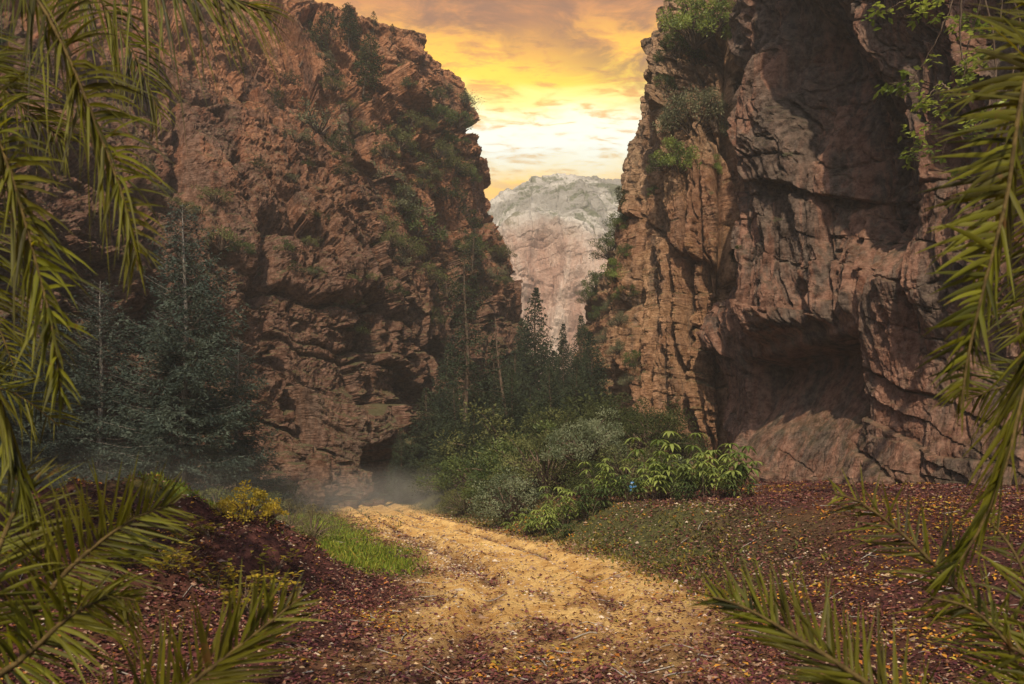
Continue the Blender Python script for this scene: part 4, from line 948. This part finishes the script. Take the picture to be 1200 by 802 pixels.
# pebbles and clods
def peb_d(x, y):
    d = x - road_s(y); q = d + 1.25 + .35 * pn(y * .45, 0, 3.5)
    return np.clip(.16 + np.exp(-(q / .5) ** 2) * sst(12, 16, y) * sst(27, 22, y), 0, 1) * (1 - grass_mask(x, y))
x, y = scatter_xy(15000, peb_d, 5.5, 34, xr=5.5); n = len(x); z = ground_z(x, y)
oc = np.array([(1, 0, 0), (0, 1, 0), (-1, 0, 0), (0, -1, 0), (0, 0, 1), (0, 0, -1), (.7, .7, .3), (-.7, .6, .3)], float)[:6]
of = np.array([(0, 1, 4), (1, 2, 4), (2, 3, 4), (3, 0, 4), (1, 0, 5), (2, 1, 5), (3, 2, 5), (0, 3, 5)])
sz = rng.uniform(.010, .032, n) * (.8 + .03 * y) * np.where(rng.random(n) < .03, 2.2, 1)
v = oc[None] * rng.uniform(.6, 1.3, (n, 6, 1)) * sz[:, None, None] * [1, 1, .6]; a = rng.uniform(0, 6.28, n); ca, sa = np.cos(a)[:, None], np.sin(a)[:, None]
v = np.stack([v[..., 0] * ca - v[..., 1] * sa, v[..., 0] * sa + v[..., 1] * ca, v[..., 2]], -1) + np.stack([x, y, z + .004], 1)[:, None]
acc = Acc(); tint = np.array([(.42, .30, .18), (.30, .20, .14), (.50, .42, .33), (.22, .15, .12)])[rng.integers(0, 4, n)] * rng.uniform(.7, 1.2, (n, 1))
acc.add(v.reshape(-1, 3), (of[None] + np.arange(n)[:, None, None] * 6).reshape(-1, 3), np.repeat(tint, 6, 0))
mp, T, b, _ = newmat('pebble_stone'); T.put(b.inputs['Base Color'], attr(T, 'tint')); b.inputs['Roughness'].default_value = .85
tag(link('gravel', acc.mesh('gravel', mp)), kind='stuff')
# dead twigs lying about
acc = Acc(); r_ = np.random.default_rng(44)
for k in range(420):
    y = 5.8 * (26 / 5.8) ** r_.random(); x = r_.uniform(-1, 1) * (3 + .6 * y); l_ = r_.uniform(.10, .5); a = r_.uniform(0, 6.28); t_ = np.linspace(-.5, .5, 5)
    if road_mask(np.array([x]), np.array([y]))[0] > .5 and r_.random() < .6: continue
    px_ = x + t_ * l_ * math.cos(a) + r_.normal(0, .01, 5); py_ = y + t_ * l_ * math.sin(a) + r_.normal(0, .01, 5)
    tube(acc, np.stack([px_, py_, ground_z(px_, py_) + .02], 1), r_.uniform(.004, .011) * np.array([1, .95, .9, .7, .4]), 4)
tag(link('twig_litter', acc.mesh('twig_litter', M_silver, True)), kind='stuff')

# ------------------------------------------------------------------ palms close to the camera
def palm_leaf_mat(name, a, b_, tr):
    m, T, b, out = newmat(name)
    p = objpos(T); isl = T.new('ShaderNodeNewGeometry').outputs['Random Per Island']
    c = T.mix(isl, a, b_); c = T.mix(T.smooth(T.noise(p, 3, 4, .6), .35, .65), c, T.mix(.4, c, (.10, .07, .01)))
    c = T.mix(T.smooth(T.noise(p, 9, 5, .7), .60, .70), c, (.16, .09, .03))
    T.put(b.inputs['Base Color'], c); b.inputs['Roughness'].default_value = .55; b.inputs['Specular IOR Level'].default_value = .35
    t = T.new('ShaderNodeBsdfTranslucent'); T.put(t.inputs[0], T.mix(1.0, c, (1.7, 1.5, .35), 'MULTIPLY'))
    mx = T.new('ShaderNodeMixShader'); mx.inputs[0].default_value = tr
    T.l.new(b.outputs[0], mx.inputs[1]); T.l.new(t.outputs[0], mx.inputs[2]); T.l.new(mx.outputs[0], out.inputs[0]); return m
M_palm = palm_leaf_mat('palm_leaflet', (.016, .022, .005), (.23, .25, .018), .55)
M_rach = plain_mat('palm_stalk', (.05, .035, .012), (.12, .085, .03), 20)
M_ptr = plain_mat('palm_trunk_bark', (.08, .055, .035), (.18, .13, .085), 12, stretch=(1, 1, 3))
def frond(parent, pts, seed, L=.34, n=64, side=(0, 1, 0), open_=.55, t0=.12, sides=(1, 1), droop=.25, wd=.022, vee=.15, fan=.9, rach=.012):
    """pts: stalk from crown to tip; side: rough direction of one row of leaflets"""
    r = np.random.default_rng(seed); pts = np.array([np.asarray(p, float) for p in pts])
    C = catmull(pts, np.linspace(0, len(pts) - 1, 60)); seg = np.r_[0, np.cumsum(np.linalg.norm(np.diff(C, axis=0), axis=1))]; tot = seg[-1]
    at = lambda t: np.stack([np.interp(t * tot, seg, C[:, k]) for k in range(3)], -1)
    n = int(n * 1.3); wd = wd * .46; L = L * 1.08; t = np.linspace(t0, .985, n) + r.normal(0, .0025, n); p = at(np.clip(t, 0, 1)); tg = nrm(at(np.clip(t + .01, 0, 1)) - at(np.clip(t - .01, 0, 1)))
    S0 = nrm(np.array(side, float)); S = nrm(S0 - tg * (tg @ S0)[:, None]); Nn = np.cross(tg, S)
    ra = Acc(); tt = np.linspace(0, 1, 40); tube(ra, at(tt), rach * (1 - .85 * tt) + .0015, 6)
    ro = link('frond', ra.mesh('frond', M_rach, True), parent)
    q = (t - t0) / (1 - t0); prof = np.clip(np.sin(np.pi * np.clip(q * .88 + .10, 0, 1)) ** .55, .25, 1)
    acc = Acc(); K = 6
    for si, sg in enumerate((1, -1)):
        if not sides[si]: continue
        ll = L * prof * r.uniform(.72, 1.12, n); dj = r.normal(0, .12, (n, 3)); tn = r.random(n); ll = ll * np.where(tn < .06, r.uniform(.3, .7, n), 1)
        op = open_ * (1 - .35 * q) + .05
        if not np.isscalar(sides[si]) or sides[si] != 1: op = op * sides[si]
        d = nrm(tg * (1 - op)[:, None] * fan + S * (sg * op)[:, None] + Nn * (vee + r.normal(0, .10, n))[:, None] + dj)
        w = nrm(np.cross(d, Nn) + .35 * r.normal(size=(n, 3))); u = np.cross(w, d)
        ks = np.linspace(0, 1, K); wp = np.array([.55, 1, .9, .68, .38, .02])
        dr = droop * r.uniform(.5, 1.5, n) * np.where(tn > .93, 3, 1)
        M = p[:, None] + d[:, None] * (ll[:, None] * ks[None])[..., None] + np.array([0, 0, -1.]) * (dr[:, None] * ll[:, None] * ks[None] ** 2.2)[..., None]
        hw = (wd * .5 * (.75 + .5 * prof))[:, None, None] * wp[None, :, None] * w[:, None]; up = (wd * .22) * wp[None, :, None] * u[:, None]
        v = np.stack([M - hw + up, M, M + hw + up], 2)                  # n,K,3,3
        b0 = (np.arange(n)[:, None, None] * K * 3 + np.arange(K - 1)[None, :, None] * 3 + np.arange(2)[None, None]).reshape(-1, 1)
        acc.add(v.reshape(-1, 3), np.concatenate([b0, b0 + 1, b0 + 4, b0 + 3], 1))
    link('leaflets', acc.mesh('leaflets', M_palm, True), ro)
    return ro
def palm_trunk(parent, x, y, z1, r0=.16):
    acc = Acc(); zz = np.linspace(gz(x, y) - .2, z1, 70)
    tube(acc, np.stack([x + .05 * np.sin(zz), y + 0 * zz, zz], 1), r0 * (1 + .12 * (np.arange(70) % 3 == 0)) * np.interp(zz, [zz[0], z1], [1.15, .85]), 14)
    link('trunk', acc.mesh('trunk', M_ptr, False), parent)
# upper left palm: crown just outside the frame
cl_ = P(-190, -60, 3.1)
pl = empty('palm_tree', (0, 0, 0))
palm_trunk(pl, cl_[0], cl_[1], cl_[2])
frond(pl, [cl_, P(-70, -120, 2.9), P(22, -30, 2.7), P(72, 50, 2.6), P(118, 160, 2.55), P(150, 250, 2.5), P(162, 318, 2.5)], 1, L=.30, n=92, side=(1, -.2, .25), sides=(1, .28), open_=.78, t0=.3, droop=.30)
frond(pl, [cl_, P(-110, 20, 2.7), P(-30, 110, 2.5), P(8, 190, 2.35), P(38, 290, 2.3), P(62, 390, 2.25), P(74, 480, 2.25)], 2, L=.27, n=96, side=(1, -.3, .1), sides=(1, .3), open_=.66, t0=.25, droop=.22, wd=.026)
frond(pl, [cl_, P(-60, -170, 3.2), P(60, -110, 3.3), P(180, -40, 3.3), P(262, -4, 3.35), P(318, 16, 3.4)], 3, L=.42, n=74, side=(.25, -.2, -1), sides=(1, .55), open_=.62, t0=.3, droop=.35, vee=.05)
frond(pl, [cl_, P(-130, 200, 2.6), P(-50, 380, 2.5), P(0, 470, 2.45), P(28, 570, 2.4), P(62, 650, 2.4), P(92, 700, 2.4)], 4, L=.24, n=84, side=(1, -.3, .2), sides=(.35, .45), open_=.5, t0=.3, droop=.25, wd=.026)
frond(pl, [cl_, P(-150, -40, 3.4), P(-90, 10, 3.6), P(-40, 60, 3.7), P(20, 120, 3.8), P(80, 168, 3.9)], 5, L=.42, n=60, side=(.6, 0, 1), open_=.6, t0=.2, droop=.3)
frond(pl, [cl_, P(-120, -120, 3.8), P(0, -90, 4), P(90, -30, 4.1), P(150, 50, 4.2), P(190, 140, 4.2)], 6, L=.42, n=60, side=(1, 0, .3), open_=.6, t0=.3, droop=.35, sides=(1, .5))
frond(pl, [cl_, P(-160, 60, 3.3), P(-110, 160, 3.4), P(-50, 260, 3.5), P(-10, 360, 3.6), P(20, 440, 3.6)], 7, L=.44, n=64, side=(1, 0, .3), open_=.75, t0=.2, droop=.25)
frond(pl, [cl_, P(-170, 200, 3.3), P(-110, 360, 3.4), P(-40, 440, 3.5), P(20, 462, 3.5), P(70, 500, 3.6)], 17, L=.36, n=56, side=(.3, 0, 1), open_=.6, t0=.3, droop=.15)
tag(pl, 'palm with long arching fronds drooping in from the upper left edge', 'palm tree', 'palms framing the view')
# low palm at the bottom left
c2 = P(-40, 800, 2.3); c2[2] = max(c2[2], .25)
ps = empty('palm_shrub', (0, 0, 0))
frond(ps, [c2, P(20, 740, 2.3), P(80, 668, 2.35), P(150, 612, 2.4), P(205, 590, 2.5)], 8, L=.26, n=54, side=(-.15, 0, 1), open_=.60, t0=.25, droop=.05, sides=(1, 1), wd=.017)
frond(ps, [P(60, 900, 2.1), P(150, 850, 2.1), P(225, 800, 2.1), P(300, 742, 2.15), P(350, 702, 2.2)], 9, L=.25, n=52, side=(-.35, 0, 1), open_=.58, t0=.1, droop=.02, sides=(1, .6), wd=.021)
frond(ps, [c2, P(-20, 700, 2.2), P(0, 640, 2.3), P(20, 590, 2.4), P(30, 545, 2.5)], 10, L=.28, n=46, side=(1, 0, .3), open_=.6, t0=.15, droop=.1)
frond(ps, [c2, P(0, 790, 2.2), P(40, 760, 2.2), P(85, 720, 2.2), P(130, 700, 2.3), P(165, 705, 2.3)], 11, L=.22, n=46, side=(0, -.2, 1), open_=.62, t0=.15, droop=.25)
tag(ps, 'low palm whose fronds rise from the bottom left corner', 'palm', 'palms framing the view')
# right palm
cr_ = P(1370, -30, 2.9); pr_ = empty('palm_tree', (0, 0, 0)); palm_trunk(pr_, cr_[0] + .1, cr_[1], cr_[2])
frond(pr_, [cr_, P(1290, -40, 2.6), P(1225, 30, 2.4), P(1196, 120, 2.3), P(1180, 230, 2.25), P(1152, 340, 2.2), P(1134, 420, 2.2), P(1126, 480, 2.2)], 21, L=.25, n=100, side=(-1, -.3, .15), sides=(1, .35), open_=.76, t0=.22, droop=.15, wd=.031)
frond(pr_, [cr_, P(1320, 180, 2.5), P(1250, 330, 2.3), P(1205, 440, 2.2), P(1180, 540, 2.15), P(1148, 620, 2.15), P(1116, 668, 2.15), P(1090, 690, 2.2)], 22, L=.24, n=100, side=(-.6, -.5, .5), sides=(.4, .55), open_=.5, t0=.3, droop=.12, wd=.029)
frond(pr_, [cr_, P(1330, 260, 3.0), P(1290, 400, 3.1), P(1240, 440, 3.2), P(1180, 452, 3.2), P(1130, 470, 3.3)], 23, L=.36, n=56, side=(0, 0, 1), open_=.55, t0=.35, droop=.2)
frond(pr_, [cr_, P(1310, 40, 3.2), P(1260, 120, 3.3), P(1225, 230, 3.4), P(1205, 330, 3.5), P(1190, 400, 3.5)], 24, L=.36, n=60, side=(-1, 0, .2), open_=.7, t0=.2, droop=.2)
tag(pr_, 'palm with dark heavy fronds drooping in from the right edge', 'palm tree', 'palms framing the view')
c3 = P(1250, 860, 2.4); c3[2] = .3; q3 = empty('palm_shrub', (0, 0, 0))
frond(q3, [c3, P(1190, 780, 2.4), P(1120, 690, 2.4), P(1062, 630, 2.45), P(1010, 590, 2.5), P(975, 578, 2.5)], 25, L=.26, n=60, side=(.2, 0, 1), open_=.58, t0=.25, droop=.04, wd=.017)
frond(q3, [P(1160, 900, 2.1), P(1080, 850, 2.1), P(1000, 790, 2.1), P(930, 745, 2.15), P(872, 712, 2.2), P(835, 700, 2.2)], 26, L=.24, n=58, side=(.3, 0, 1), open_=.58, t0=.1, droop=.02, sides=(1, .5), wd=.020)
frond(q3, [c3, P(1230, 800, 2.3), P(1215, 720, 2.3), P(1190, 650, 2.4), P(1150, 600, 2.5)], 27, L=.28, n=46, side=(1, 0, .6), open_=.6, t0=.1, droop=.1)
frond(q3, [c3, P(1225, 820, 2.2), P(1185, 760, 2.2), P(1140, 715, 2.2), P(1090, 700, 2.2)], 28, L=.22, n=48, side=(0, -.2, 1), open_=.6, t0=.1, droop=.35)
tag(q3, 'low palm whose fronds rise from the bottom right corner', 'palm', 'palms framing the view')
# unseen trees, added just outside the frame only to shade the near ground
shade = shrub(6.0, 8.5, 9000, .28, M_green, 99, 60, tree=True, gap=.34)
for (x, y, s, lab) in [(-8.6, 5.2, 1.25, 'unseen tree added outside the frame to shade the left mound'), (9.5, 2.5, 1.0, 'unseen tree added outside the frame to shade the right bank')]:
    place('broadleaf_tree', parts(shade, TR), (x, y, gz(x, y) - .1), s, label=lab, cat='tree')
